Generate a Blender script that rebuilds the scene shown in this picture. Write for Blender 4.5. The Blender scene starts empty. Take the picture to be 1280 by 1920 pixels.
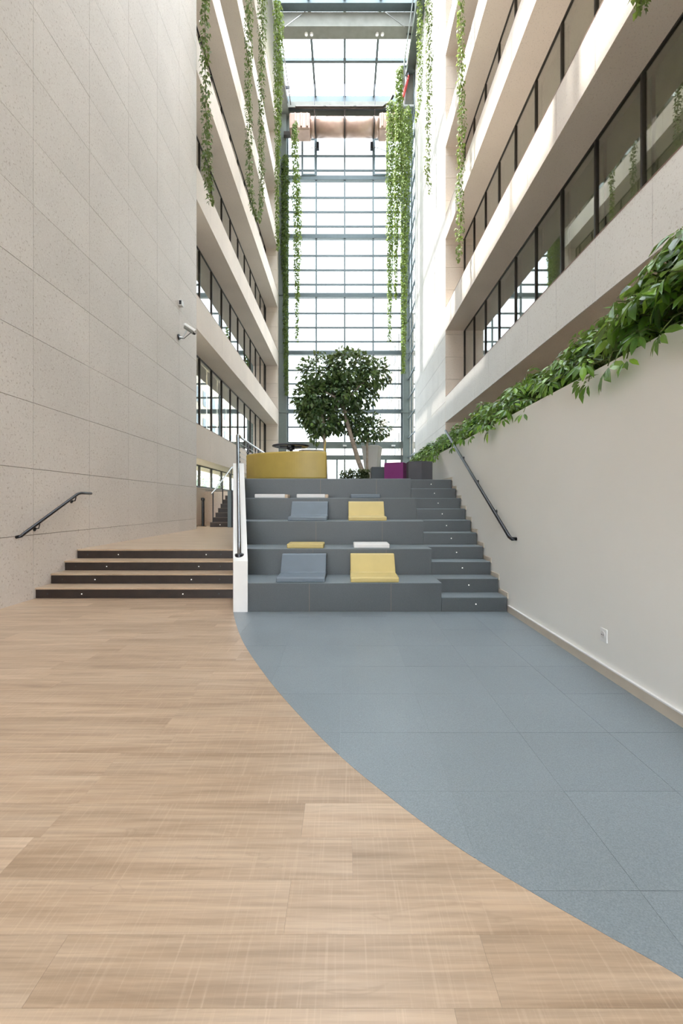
import bpy, math, random
from mathutils import Vector, Matrix

scene = bpy.context.scene
COL = scene.collection
R = random.Random(7)

# ------------------------------------------------------------------ camera, sky, sun, exposure
F_PX, CAM_H = 820.0, 1.28
cam_d = bpy.data.cameras.new('camera')
cam = bpy.data.objects.new('camera', cam_d); COL.objects.link(cam)
cam.location = (0, 0, CAM_H); cam.rotation_euler = (math.pi / 2, 0, 0)
cam_d.sensor_fit = 'HORIZONTAL'; cam_d.sensor_width = 24.0
cam_d.lens = F_PX / 1280 * 24.0
cam_d.shift_x = -6 / 1280; cam_d.shift_y = -15 / 1280
cam_d.clip_end = 400
scene.camera = cam

world = bpy.data.worlds.new('sky'); scene.world = world; world.use_nodes = True
wn = world.node_tree.nodes; wl = world.node_tree.links
bg = wn['Background']
bg.inputs['Color'].default_value = (0.93, 0.965, 1.0, 1)
bg.inputs['Strength'].default_value = 9.0

sun_d = bpy.data.lights.new('sun', 'SUN'); sun = bpy.data.objects.new('sun', sun_d); COL.objects.link(sun)
sun_d.energy = 16.0; sun_d.angle = math.radians(0.8); sun_d.color = (1.0, 0.95, 0.87)
sun.rotation_euler = Vector((1.0, 0.02, -2.45)).to_track_quat('-Z', 'Y').to_euler()

vs = scene.view_settings
vs.view_transform = 'Standard'; vs.look = 'None'; vs.gamma = 1.0; vs.use_curve_mapping = False
vs.exposure = 0.22
scene.cycles.max_bounces = 10; scene.cycles.diffuse_bounces = 6; scene.cycles.glossy_bounces = 4
scene.cycles.transparent_max_bounces = 24
scene.cycles.caustics_reflective = False; scene.cycles.caustics_refractive = False

# ------------------------------------------------------------------ materials
class NT:
    def __init__(s, name):
        s.m = bpy.data.materials.new(name); s.m.use_nodes = True
        s.n = s.m.node_tree.nodes; s.l = s.m.node_tree.links
        s.b = s.n['Principled BSDF']; s.out = s.n['Material Output']
    def node(s, t, **kw):
        nd = s.n.new(t)
        for k, v in kw.items():
            if k in nd.inputs: nd.inputs[k].default_value = v
            else: setattr(nd, k, v)
        return nd
    def link(s, a, b): s.l.new(a, b)
    def pos(s, scale=(1, 1, 1), rot=(0, 0, 0)):
        g = s.node('ShaderNodeNewGeometry'); m = s.node('ShaderNodeMapping')
        m.inputs['Scale'].default_value = scale; m.inputs['Rotation'].default_value = rot
        s.link(g.outputs['Position'], m.inputs['Vector']); return m
    def noise(s, vec, scale, detail=3, rough=0.5, dist=0.0):
        nd = s.node('ShaderNodeTexNoise'); nd.inputs['Scale'].default_value = scale
        nd.inputs['Detail'].default_value = detail; nd.inputs['Roughness'].default_value = rough
        nd.inputs['Distortion'].default_value = dist
        if vec is not None: s.link(vec.outputs[0], nd.inputs['Vector'])
        return nd
    def ramp(s, sock, stops):
        r = s.node('ShaderNodeValToRGB'); e = r.color_ramp.elements
        while len(e) < len(stops): e.new(0.5)
        for el, (p, c) in zip(e, stops): el.position = p; el.color = (c[0], c[1], c[2], 1) if not isinstance(c, (int, float)) else (c, c, c, 1)
        s.link(sock, r.inputs['Fac']); return r
    def mix(s, a, b, fac, mode='MIX'):
        m = s.node('ShaderNodeMix'); m.data_type = 'RGBA'; m.blend_type = mode
        for sock, v in ((m.inputs[0], fac), (m.inputs[6], a), (m.inputs[7], b)):
            if hasattr(v, 'is_output'): s.link(v, sock)
            elif isinstance(v, (int, float)): sock.default_value = v
            else: sock.default_value = (*v, 1)
        return m.outputs[2]
    def bump(s, sock, strength=0.2, dist=0.01):
        b = s.node('ShaderNodeBump'); b.inputs['Strength'].default_value = strength; b.inputs['Distance'].default_value = dist
        s.link(sock, b.inputs['Height']); s.link(b.outputs[0], s.b.inputs['Normal'])

def plain(name, col, rough=0.5, metal=0.0, var=0.05, scale=6.0, spec=0.5):
    t = NT(name); n = t.noise(t.pos(), scale, 3)
    c = t.ramp(n.outputs['Fac'], [(0.3, [x * (1 - var) for x in col]), (0.7, [min(1, x * (1 + var)) for x in col])])
    t.link(c.outputs[0], t.b.inputs['Base Color'])
    t.b.inputs['Roughness'].default_value = rough; t.b.inputs['Metallic'].default_value = metal
    t.b.inputs['Specular IOR Level'].default_value = spec
    return t.m

def stone(name, base, speck=1.0, dark=(0.33, 0.25, 0.20), light=(0.88, 0.85, 0.82)):
    t = NT(name); p = t.pos()
    big = t.noise(p, 0.7, 3)
    c0 = t.ramp(big.outputs['Fac'], [(0.3, [x * 0.95 for x in base]), (0.7, [min(1, x * 1.05) for x in base])])
    sp = t.noise(p, 34, 2, 0.6)
    rd = t.ramp(sp.outputs['Fac'], [(0.28, 1.0), (0.42, 0.0)])
    p2 = t.pos(); p2.inputs['Location'].default_value = (3.1, 7.7, 1.3)
    sp2 = t.noise(p2, 46, 2, 0.6)
    rl = t.ramp(sp2.outputs['Fac'], [(0.56, 0.0), (0.70, 1.0)])
    m1 = t.node('ShaderNodeMath', operation='MULTIPLY'); t.link(rd.outputs[0], m1.inputs[0]); m1.inputs[1].default_value = 0.55 * speck
    m2 = t.node('ShaderNodeMath', operation='MULTIPLY'); t.link(rl.outputs[0], m2.inputs[0]); m2.inputs[1].default_value = 0.6 * speck
    c1 = t.mix(c0.outputs[0], dark, m1.outputs[0]); c2 = t.mix(c1, light, m2.outputs[0])
    inf = t.node('ShaderNodeObjectInfo')
    rr = t.ramp(inf.outputs['Random'], [(0, 0.955), (1, 1.0)])
    c3 = t.mix(c2, rr.outputs[0], 1.0, 'MULTIPLY')
    t.link(c3, t.b.inputs['Base Color']); t.b.inputs['Roughness'].default_value = 0.55
    t.b.inputs['Specular IOR Level'].default_value = 0.35
    t.bump(sp.outputs['Fac'], 0.12, 0.004)
    return t.m

def wood(name, c_lo, c_mid, c_hi, rough=0.42):
    t = NT(name)
    inf = t.node('ShaderNodeObjectInfo')
    g = t.node('ShaderNodeNewGeometry')
    off = t.node('ShaderNodeMath', operation='MULTIPLY'); t.link(inf.outputs['Random'], off.inputs[0]); off.inputs[1].default_value = 40.0
    comb = t.node('ShaderNodeCombineXYZ'); t.link(off.outputs[0], comb.inputs[0]); t.link(off.outputs[0], comb.inputs[2])
    add = t.node('ShaderNodeVectorMath', operation='ADD'); t.link(g.outputs['Position'], add.inputs[0]); t.link(comb.outputs[0], add.inputs[1])
    def mp(sc, rot=0.0):
        m = t.node('ShaderNodeMapping'); m.inputs['Scale'].default_value = sc; m.inputs['Rotation'].default_value = (0, 0, rot)
        t.link(add.outputs[0], m.inputs['Vector']); return m
    broad = t.noise(mp((0.55, 5.5, 1)), 1.6, 4, 0.55, 0.5)
    fine = t.noise(mp((1.3, 34, 1)), 2.2, 4, 0.6, 0.3)
    knots = t.noise(mp((1.1, 3.6, 1)), 1.5, 2, 0.5, 1.6)
    c = t.ramp(broad.outputs['Fac'], [(0.28, c_lo), (0.5, c_mid), (0.72, c_hi)])
    fr = t.ramp(fine.outputs['Fac'], [(0.3, 0.80), (0.65, 1.06)])
    c2 = t.mix(c.outputs[0], fr.outputs[0], 1.0, 'MULTIPLY')
    kr = t.ramp(knots.outputs['Fac'], [(0.22, 0.0), (0.30, 0.0), (0.315, 0.16), (0.335, 0.0)])
    c3 = t.mix(c2, [x * 0.55 for x in c_lo], kr.outputs[0])
    # fine saw marks across the grain
    for rot, sc in ((0.10, (130, 3.2, 1)), (-0.30, (115, 2.8, 1))):
        s1 = t.noise(mp(sc, rot), 1.0, 2, 0.6)
        sr = t.ramp(s1.outputs['Fac'], [(0.58, 0.0), (0.72, 0.15)])
        c3 = t.mix(c3, [min(1, x * 1.32 + 0.03) for x in c_hi], sr.outputs[0])
    rr = t.ramp(inf.outputs['Random'], [(0, 0.90), (0.5, 0.98), (1, 1.05)])
    c4 = t.mix(c3, rr.outputs[0], 1.0, 'MULTIPLY')
    t.link(c4, t.b.inputs['Base Color'])
    rn = t.ramp(fine.outputs['Fac'], [(0.2, rough + 0.08), (0.8, rough - 0.04)])
    t.link(rn.outputs[0], t.b.inputs['Roughness'])
    t.b.inputs['Specular IOR Level'].default_value = 0.42
    t.bump(fine.outputs['Fac'], 0.10, 0.002)
    return t.m

def carpet(name, base, rough=0.62, spec=0.35, bump=0.35):
    t = NT(name); p = t.pos()
    n = t.noise(p, 190, 2, 0.7); b = t.noise(p, 1.1, 3)
    c = t.ramp(n.outputs['Fac'], [(0.3, [x * 0.78 for x in base]), (0.7, [x * 1.2 for x in base])])
    br = t.ramp(b.outputs['Fac'], [(0.3, 0.94), (0.7, 1.06)])
    inf = t.node('ShaderNodeObjectInfo'); rr = t.ramp(inf.outputs['Random'], [(0, 0.97), (1, 1.03)])
    c2 = t.mix(t.mix(c.outputs[0], br.outputs[0], 1.0, 'MULTIPLY'), rr.outputs[0], 1.0, 'MULTIPLY')
    t.link(c2, t.b.inputs['Base Color']); t.b.inputs['Roughness'].default_value = rough
    t.b.inputs['Specular IOR Level'].default_value = spec
    t.bump(n.outputs['Fac'], bump, 0.003)
    return t.m

def foliage(name, cols, trans=0.3, rough=0.35):
    t = NT(name); g = t.node('ShaderNodeNewGeometry')
    k = len(cols)
    c = t.ramp(g.outputs['Random Per Island'], [(i / max(1, k - 1), col) for i, col in enumerate(cols)])
    t.link(c.outputs[0], t.b.inputs['Base Color']); t.b.inputs['Roughness'].default_value = rough
    tr = t.node('ShaderNodeBsdfTranslucent')
    br = t.mix(c.outputs[0], (1.0, 1.0, 0.35), 0.25)
    t.link(br, tr.inputs['Color'])
    mx = t.node('ShaderNodeMixShader'); mx.inputs[0].default_value = trans
    t.link(t.b.outputs[0], mx.inputs[1]); t.link(tr.outputs[0], mx.inputs[2]); t.link(mx.outputs[0], t.out.inputs['Surface'])
    return t.m

def glass(name, tint, gain=1.0, ior=1.5):
    t = NT(name)
    tr = t.node('ShaderNodeBsdfTransparent'); tr.inputs['Color'].default_value = (*tint, 1)
    gl = t.node('ShaderNodeBsdfGlossy'); gl.inputs['Roughness'].default_value = 0.0
    n = t.noise(t.pos(), 0.5, 1)
    cr = t.ramp(n.outputs['Fac'], [(0.3, (0.93, 0.96, 0.97)), (0.7, (1, 1, 1))]); t.link(cr.outputs[0], gl.inputs['Color'])
    lw = t.node('ShaderNodeLayerWeight'); lw.inputs['Blend'].default_value = 0.5
    f0 = ((ior - 1) / (ior + 1)) ** 2
    pw = t.node('ShaderNodeMath', operation='POWER'); t.link(lw.outputs['Facing'], pw.inputs[0]); pw.inputs[1].default_value = 5.0
    ma = t.node('ShaderNodeMath', operation='MULTIPLY_ADD'); t.link(pw.outputs[0], ma.inputs[0]); ma.inputs[1].default_value = 1 - f0; ma.inputs[2].default_value = f0
    mu = t.node('ShaderNodeMath', operation='MULTIPLY'); mu.use_clamp = True; t.link(ma.outputs[0], mu.inputs[0]); mu.inputs[1].default_value = gain
    mx = t.node('ShaderNodeMixShader'); t.link(mu.outputs[0], mx.inputs[0]); t.link(tr.outputs[0], mx.inputs[1]); t.link(gl.outputs[0], mx.inputs[2])
    t.link(mx.outputs[0], t.out.inputs['Surface'])
    return t.m

M = {}
M['stone'] = stone('speckled_stone', (0.76, 0.71, 0.675))
M['stone_warm'] = stone('warm_stone', (0.81, 0.71, 0.625), 0.55)
M['stone_pale'] = stone('pale_stone', (0.79, 0.76, 0.73), 0.8)
M['joint'] = plain('brown_joint', (0.22, 0.17, 0.14), 0.9)  # dark brown, for panel joints and tier seams
M['wood'] = wood('oak_plank', (0.36, 0.245, 0.16), (0.48, 0.345, 0.238), (0.56, 0.42, 0.305), 0.31)
M['landing'] = wood('oak_landing', (0.42, 0.30, 0.20), (0.50, 0.37, 0.26), (0.56, 0.43, 0.31), 0.31)
M['gap'] = plain('dark_gap', (0.13, 0.09, 0.06), 0.9)
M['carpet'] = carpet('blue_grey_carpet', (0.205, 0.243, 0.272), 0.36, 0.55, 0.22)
M['carpet_gap'] = plain('carpet_joint', (0.30, 0.335, 0.36), 0.8)
M['tier'] = carpet('shaded_tier_carpet', (0.073, 0.083, 0.090), 0.42, 0.5, 0.12)  # same carpet as the treads, riser shade put into the colour
M['white'] = plain('white_paint', (0.82, 0.815, 0.785), 0.6, 0, 0.015, 1.2, 0.3)
M['white_gloss'] = plain('white_lacquer', (0.82, 0.82, 0.82), 0.3, 0, 0.015)
M['tan'] = plain('tan_skirting', (0.58, 0.52, 0.44), 0.6)
M['riser'] = plain('dark_brown_riser', (0.022, 0.013, 0.010), 0.45, 0, 0.3, 9)
M['dark_tread'] = plain('dark_tread', (0.075, 0.052, 0.04), 0.5)
M['steel'] = plain('dark_steel', (0.06, 0.062, 0.07), 0.32, 0.85)
M['rail_steel'] = plain('polished_rail_steel', (0.22, 0.23, 0.25), 0.22, 1.0)
M['chrome'] = plain('brushed_steel', (0.58, 0.60, 0.63), 0.28, 1.0)
M['mullion'] = plain('grey_blue_aluminium', (0.13, 0.17, 0.19), 0.45, 0.25)
M['column'] = plain('grey_green_steel', (0.15, 0.18, 0.17), 0.5, 0.1)
M['bronze'] = plain('dark_bronze_frame', (0.045, 0.040, 0.035), 0.45, 0.4)
M['sill'] = plain('brown_sill', (0.22, 0.13, 0.10), 0.5)
M['concrete'] = plain('grey_concrete', (0.24, 0.245, 0.225), 0.75, 0, 0.1, 2.5)
M['blind'] = plain('olive_beige_blind', (0.46, 0.44, 0.36), 0.85, 0, 0.08, 3)
M['copper'] = plain('pale_copper', (0.50, 0.34, 0.28), 0.35, 0.25, 0.12, 2.0)
M['yellow'] = plain('mustard_leather', (0.44, 0.32, 0.075), 0.42, 0, 0.04)
M['yellow_pad'] = plain('yellow_foam', (0.54, 0.425, 0.16), 0.5, 0, 0.04)
M['blue_pad'] = plain('slate_blue_foam', (0.125, 0.16, 0.20), 0.5, 0, 0.05)
M['white_pad'] = plain('white_foam', (0.72, 0.71, 0.71), 0.5, 0, 0.03)
M['beige'] = plain('beige_edge', (0.55, 0.42, 0.31), 0.6)
M['grey_pouf'] = plain('charcoal_felt', (0.085, 0.085, 0.098), 0.7)
M['grey_pouf2'] = plain('slate_felt', (0.075, 0.088, 0.098), 0.7)
M['purple'] = plain('purple_felt', (0.20, 0.018, 0.15), 0.6)
M['black'] = plain('black_plastic', (0.012, 0.012, 0.014), 0.35)
M['tabletop'] = plain('dark_blue_grey_laminate', (0.055, 0.06, 0.085), 0.25)
M['bark'] = plain('pale_bark', (0.42, 0.35, 0.29), 0.85, 0, 0.25, 14)
M['stem'] = plain('green_stem', (0.10, 0.13, 0.035), 0.7, 0, 0.2)
M['soil'] = plain('soil', (0.07, 0.045, 0.03), 0.95, 0, 0.3, 12)
M['red'] = plain('red_strap', (0.5, 0.012, 0.008), 0.5)
M['ground'] = plain('pale_paving', (0.50, 0.49, 0.46), 0.8, 0, 0.06, 0.8)
M['outside_wall'] = plain('outside_render', (0.62, 0.53, 0.44), 0.8, 0, 0.04, 0.5)
M['outside_window'] = plain('outside_glass', (0.20, 0.24, 0.27), 0.1)
lt = NT('step_light_lens'); lt.b.inputs['Base Color'].default_value = (0.9, 0.9, 0.85, 1)
nz = lt.noise(lt.pos(), 5); cr = lt.ramp(nz.outputs['Fac'], [(0, (1, 0.97, 0.9)), (1, (1, 1, 0.96))])
lt.link(cr.outputs[0], lt.b.inputs['Emission Color']); lt.b.inputs['Emission Strength'].default_value = 1.0; M['led'] = lt.m
M['leaf_tree'] = foliage('ficus_leaf', [(0.045, 0.09, 0.04), (0.10, 0.18, 0.06), (0.065, 0.14, 0.065), (0.17, 0.28, 0.08), (0.12, 0.17, 0.10)], 0.22, 0.3)
M['leaf_schef'] = foliage('umbrella_plant_leaf', [(0.02, 0.06, 0.012), (0.10, 0.26, 0.02), (0.045, 0.14, 0.02), (0.25, 0.47, 0.04), (0.035, 0.10, 0.04)], 0.25, 0.28)
M['leaf_ivy'] = foliage('ivy_leaf', [(0.06, 0.12, 0.015), (0.12, 0.21, 0.025), (0.19, 0.29, 0.04), (0.09, 0.16, 0.025)], 0.3, 0.5)
M['leaf_ivy_dark'] = foliage('ivy_leaf_dark', [(0.03, 0.07, 0.012), (0.07, 0.13, 0.02), (0.12, 0.20, 0.03), (0.05, 0.09, 0.02)], 0.25, 0.5)
M['leaf_pale'] = foliage('silver_green_leaf', [(0.10, 0.15, 0.07), (0.16, 0.21, 0.11), (0.07, 0.12, 0.05)], 0.25, 0.5)
M['glass_roof'] = glass('roof_glass', (0.95, 0.975, 0.985), 1.0, 1.35)
M['glass_front'] = glass('facade_glass', (0.56, 0.59, 0.60), 1.0, 1.4)
M['glass_window'] = glass('office_glass', (0.80, 0.82, 0.76), 2.6, 1.5)

# ------------------------------------------------------------------ mesh helpers
class MB:
    def __init__(s): s.v = []; s.f = []
    def box(s, x0, x1, y0, y1, z0, z1):
        b = len(s.v)
        s.v += [(x0, y0, z0), (x1, y0, z0), (x1, y1, z0), (x0, y1, z0), (x0, y0, z1), (x1, y0, z1), (x1, y1, z1), (x0, y1, z1)]
        s.f += [tuple(b + i for i in q) for q in ((3, 2, 1, 0), (4, 5, 6, 7), (0, 1, 5, 4), (1, 2, 6, 5), (2, 3, 7, 6), (3, 0, 4, 7))]
        return s
    def prism(s, poly, z0, z1):
        """vertical prism over a ccw footprint; z1 may be a list, one height per corner"""
        b = len(s.v); n = len(poly); zt = z1 if isinstance(z1, (list, tuple)) else [z1] * n
        s.v += [(x, y, z0) for x, y in poly] + [(p[0], p[1], z) for p, z in zip(poly, zt)]
        s.f += [tuple(b + i for i in range(n - 1, -1, -1)), tuple(b + n + i for i in range(n))]
        s.f += [(b + i, b + (i + 1) % n, b + n + (i + 1) % n, b + n + i) for i in range(n)]
        return s
    def profile_x(s, prof, x0, x1):
        """(y,z) profile pushed along x"""
        b = len(s.v); n = len(prof)
        s.v += [(x0, y, z) for y, z in prof] + [(x1, y, z) for y, z in prof]
        s.f += [tuple(b + i for i in range(n)), tuple(b + n + i for i in range(n - 1, -1, -1))]
        s.f += [(b + i, b + n + i, b + n + (i + 1) % n, b + (i + 1) % n) for i in range(n)]
        return s
    def tube(s, pts, r, seg=8, caps=True):
        pts = [Vector(p) for p in pts]; n = len(pts)
        rs = r if isinstance(r, (list, tuple)) else [r] * n
        base = len(s.v); prev = None
        for i, p in enumerate(pts):
            d = (pts[min(i + 1, n - 1)] - pts[max(i - 1, 0)]).normalized()
            if prev is None:
                u = d.orthogonal().normalized()
            else:
                u = (prev - d * prev.dot(d)).normalized()
            prev = u; w = d.cross(u)
            for k in range(seg):
                a = 2 * math.pi * k / seg
                s.v.append(tuple(p + (u * math.cos(a) + w * math.sin(a)) * rs[i]))
        for i in range(n - 1):
            for k in range(seg):
                a = base + i * seg + k; c = base + i * seg + (k + 1) % seg
                s.f.append((a, c, c + seg, a + seg))
        if caps:
            s.f.append(tuple(base + k for k in range(seg - 1, -1, -1)))
            s.f.append(tuple(base + (n - 1) * seg + k for k in range(seg)))
        return s
    def lathe(s, prof, cx, cy, seg=32, rot=0.0):
        b = len(s.v); n = len(prof)
        for r, z in prof:
            for k in range(seg):
                a = 2 * math.pi * k / seg + rot
                s.v.append((cx + r * math.cos(a), cy + r * math.sin(a), z))
        for i in range(n - 1):
            for k in range(seg):
                p = b + i * seg + k; q = b + i * seg + (k + 1) % seg
                s.f.append((p, q, q + seg, p + seg))
        s.f.append(tuple(b + k for k in range(seg - 1, -1, -1)))
        s.f.append(tuple(b + (n - 1) * seg + k for k in range(seg)))
        return s
    def leaf(s, p, d, up, L, W):
        """folded leaf with drooping tip, four triangles"""
        d = d.normalized(); side = d.cross(up)
        if side.length < 1e-4: side = d.orthogonal()
        side.normalize(); nrm = side.cross(d)
        b = len(s.v); m = p + d * L * 0.45
        s.v += [tuple(p), tuple(m + side * W * 0.5 + nrm * W * 0.12), tuple(m - nrm * W * 0.05), tuple(m - side * W * 0.5 + nrm * W * 0.12), tuple(p + d * L - nrm * L * 0.18)]
        s.f += [(b, b + 1, b + 2), (b, b + 2, b + 3), (b + 1, b + 4, b + 2), (b + 2, b + 4, b + 3)]
    def leaflet(s, p, d, up, L, W):
        """slender pointed leaflet, folded along the midrib"""
        d = d.normalized(); side = d.cross(up)
        if side.length < 1e-4: side = d.orthogonal()
        side.normalize(); nrm = side.cross(d); b = len(s.v)
        def at(u, w, z): s.v.append(tuple(p + d * L * u + side * W * w + nrm * (L * z)))
        at(0, 0, 0); at(0.12, 0, 0.0)
        for u, w, z in ((0.36, 0.40, 0.0), (0.66, 0.46, -0.05)):
            at(u, w, z + 0.03); at(u, 0, z); at(u, -w, z + 0.03)
        at(0.88, 0, -0.11); at(1.0, 0, -0.16)
        s.f += [(b + 1, b + 2, b + 3), (b + 1, b + 3, b + 4), (b + 2, b + 5, b + 6, b + 3), (b + 3, b + 6, b + 7, b + 4),
                (b + 5, b + 9, b + 8, b + 6), (b + 6, b + 8, b + 9, b + 7), (b, b + 1, b + 3)]
    def mesh(s, name):
        me = bpy.data.meshes.new(name); me.from_pydata(s.v, [], s.f); me.validate(); me.update(); return me
    def build(s, name, mat, parent=None, smooth=False, bevel=0.0, recalc=True, seg=2):
        me = s.mesh(name)
        me.materials.append(M[mat] if isinstance(mat, str) else mat)
        if smooth:
            for p in me.polygons: p.use_smooth = True
        o = bpy.data.objects.new(name, me); COL.objects.link(o)
        if parent is not None:
            o.parent = parent
            o.location = -world_loc(parent)
        if bevel:
            bv = o.modifiers.new('bevel', 'BEVEL'); bv.width = bevel; bv.segments = seg; bv.limit_method = 'ANGLE'; bv.angle_limit = math.radians(40)
        return o

def world_loc(o):
    v = Vector(o.location)
    while o.parent is not None:
        o = o.parent; v += Vector(o.location)
    return v

def tag(o, label, cat, group=None, kind=None):
    o['label'] = label; o['category'] = cat
    if group: o['group'] = group
    if kind: o['kind'] = kind
    return o
def thing(name, loc, label, cat, group=None, kind=None):
    o = bpy.data.objects.new(name, None); COL.objects.link(o); o.location = loc
    o.empty_display_size = 0.1
    return tag(o, label, cat, group, kind)
_box = {}
def piece(name, mat, parent, x0, x1, y0, y1, z0, z1):
    """box part sharing mesh data with every other box of that size and material"""
    k = (name, mat, round(x1 - x0, 4), round(y1 - y0, 4), round(z1 - z0, 4))
    if k not in _box:
        hx, hy, hz = (x1 - x0) / 2, (y1 - y0) / 2, (z1 - z0) / 2
        me = MB().box(-hx, hx, -hy, hy, -hz, hz).mesh(name); me.materials.append(M[mat]); _box[k] = me
    o = bpy.data.objects.new(name, _box[k]); COL.objects.link(o)
    o.parent = parent; o.location = Vector(((x0 + x1) / 2, (y0 + y1) / 2, (z0 + z1) / 2)) - world_loc(parent)
    return o
def struct(mb, name, mat, label, cat): return tag(mb.build(name, mat), label, cat, kind='structure')

# ------------------------------------------------------------------ dimensions (x right, y away from camera, z up)
XL, XR, XW = -4.2, 4.01, 1.947          # left building face, right building face, white side wall
GL, GR = -4.97, 4.77                    # glass lines in the two galleries
YL0, YL1 = 12.4, 28.0                   # left galleries
YR1, YR2 = 17.4, 24.9                   # right galleries end; blank right stone wall end
D = 28.3                                # glazed end wall
TOP = 27.0
P = 1.3                                 # cladding pitch
h, t, Y0 = 0.172, 0.30, 5.196           # seating steps
ZP = 10 * h                             # upper platform
hl, tl, YS = 0.1425, 0.31, 5.93         # wooden steps
ZL = 4 * hl
RAD = -0.2549                           # stringer outer side: x = RAD*y
def xin(y): return -1.148 - 0.2452 * (y - Y0)
CURVE = [(0.0, 2.05), (0.5, 1.50), (0.8, 1.225), (1.0, 1.057), (1.179, 0.912), (1.304, 0.77), (1.438, 0.62), (1.627, 0.425), (1.891, 0.21), (2.21, -0.016),
         (2.657, -0.279), (3.23, -0.575), (4.116, -0.965), (5.2, -1.3255), (6.0, -1.5294), (9.0, -2.294)]
def xb(y):
    """edge between oak floor and carpet"""
    for i in range(len(CURVE) - 1):
        if CURVE[i][0] <= y <= CURVE[i + 1][0]:
            p0 = CURVE[max(0, i - 1)]; p1 = CURVE[i]; p2 = CURVE[i + 1]; p3 = CURVE[min(len(CURVE) - 1, i + 2)]
            u = (y - p1[0]) / (p2[0] - p1[0]); w = p2[0] - p1[0]
            m1 = (p2[1] - p0[1]) / (p2[0] - p0[0]) * w; m2 = (p3[1] - p1[1]) / (p3[0] - p1[0]) * w
            return (2*u**3 - 3*u**2 + 1) * p1[1] + (u**3 - 2*u**2 + u) * m1 + (-2*u**3 + 3*u**2) * p2[1] + (u**3 - u**2) * m2
    return CURVE[0][1] if y < 0 else CURVE[-1][1]

# ------------------------------------------------------------------ ground outside
struct(MB().box(-60, 60, -40, 90, -0.5, -0.25), 'ground', 'ground', 'pale paved ground around the building', 'ground')

# ------------------------------------------------------------------ floors
fb = MB(); fb.box(XL - 0.2, XW + 0.1, -8, 0.72, -0.25, 0.0); fb.box(XL - 0.2, XW + 0.1, 0.72, 8.0, -0.25, -0.012)
floor = struct(fb, 'floor', 'wood', 'light oak plank floor with cross sawn grain', 'floor')
PW = 0.19
row = 0; y = 0.73
while y < YS:
    y1 = min(y + PW, YS + 0.02); x = XL - R.uniform(0.0, 1.1)
    while x < xb(y):
        L = R.choice((1.22, 1.22, 1.0, 1.4)); xe = x + L
        g = 0.00025
        a0, a1 = max(x + g, XL), xe - g
        if a1 > a0 + 0.02:
            ys = [y + g + (y1 - y - 2 * g) * k / 12 for k in range(13)]
            right = [(min(a1, xb(q)), q) for q in ys]
            right = [p for p in right if p[0] > a0 + 0.002]
            if len(right) >= 2:
                poly = [(a0, ys[0])] + right + ([(a0, ys[-1])] if len(right) == 13 else [(a0, right[-1][1])])
                MB().prism(poly, -0.012, 0.0).build('plank', 'wood', floor)
        x = xe
    y = y1; row += 1

cb = MB()
ys = [0.73 + (Y0 - 0.73) * k / 60 for k in range(61)]
for a, b in zip(ys[:-1], ys[1:]):
    cb.prism([(xb(a), a), (XW, a), (XW, b), (xb(b), b)], -0.0115, -0.0002)
carpet_floor = struct(cb, 'floor_carpet', 'carpet_gap', 'blue grey carpet tile floor curving against the oak planks', 'floor')
T = 0.5
for i in range(-4, 3):
    for j in range(0, 11):
        x0, x1 = 0.475 + i * T, min(0.475 + (i + 1) * T, XW); y0, y1 = max(0.73, Y0 + 0.25 - (j + 1) * T), min(Y0, Y0 + 0.25 - j * T)
        if y1 - y0 < 0.02 or x1 < x0 + 0.02: continue
        g = 0.0008; yy = [y0 + g + (y1 - y0 - 2 * g) * k / 48 for k in range(49)]
        left = [(max(x0 + g, xb(q)), q) for q in yy]; left = [p for p in left if p[0] < x1 - g - 0.002]
        if len(left) < 2: continue
        poly = [(x1 - g, left[0][1]), (x1 - g, left[-1][1])] + left[::-1]
        MB().prism(poly, -0.0002, 0.001 + R.uniform(0, 0.0008)).build('carpet_tile', 'carpet', carpet_floor)

# upper oak landing behind the wooden steps, and the raised platform
yl = YS + 3 * tl
lp = MB().prism([(XL - 0.01, yl + tl + 0.015), (RAD * (yl + tl + 0.015), yl + tl + 0.015), (RAD * 8.2, 8.2), (-2.09, 8.2), (-2.09, 13.5), (GL, 13.5), (GL, YL0), (XL - 0.01, YL0)], -0.2, ZL)
struct(lp, 'floor_landing', 'landing', 'oak floor of the raised landing beyond the wooden steps', 'floor')
pp = MB(); pp.box(-2.05, XW, 8.2, 15.6, 0, ZP); pp.box(GL, XW, 15.6, D - 0.1, 0, ZP); pp.box(XW, XR + 0.5, 14.2, D - 0.1, 0, ZP)
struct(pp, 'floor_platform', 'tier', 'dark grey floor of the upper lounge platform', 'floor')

# ------------------------------------------------------------------ left stone wall
Z0 = 0.865 - 0.89
wl_mb = MB(); wl_mb.box(XL - 0.6, XL - 0.03, -8, YL0 - 0.004, -0.2, TOP)
wl_mb.box(XL - 0.03, XL, -8, YL0 - 7 * P, -0.2, TOP); wl_mb.box(XL - 0.03, XL, YL0 - 7 * P, YL0, Z0 + 20 * 0.89, TOP)
wall_left = struct(wl_mb, 'wall_left', 'stone', 'tall blank wall of speckled beige stone panels', 'wall')
g = 0.0035
for c in range(7):
    for r in range(20):
        y0 = YL0 - (c + 1) * P; z0 = Z0 + r * 0.89
        piece('stone_panel', 'stone', wall_left, XL - 0.03, XL + R.choice((0, 0.001, 0.0015)), y0 + g, y0 + P - g, z0 + g, z0 + 0.89 - g)
jm = MB().box(XL - 0.031, XL - 0.026, YL0 - 7 * P, YL0 - 0.003, -0.1, Z0 + 20 * 0.89).build('joint_backing', 'joint', wall_left)

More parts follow.
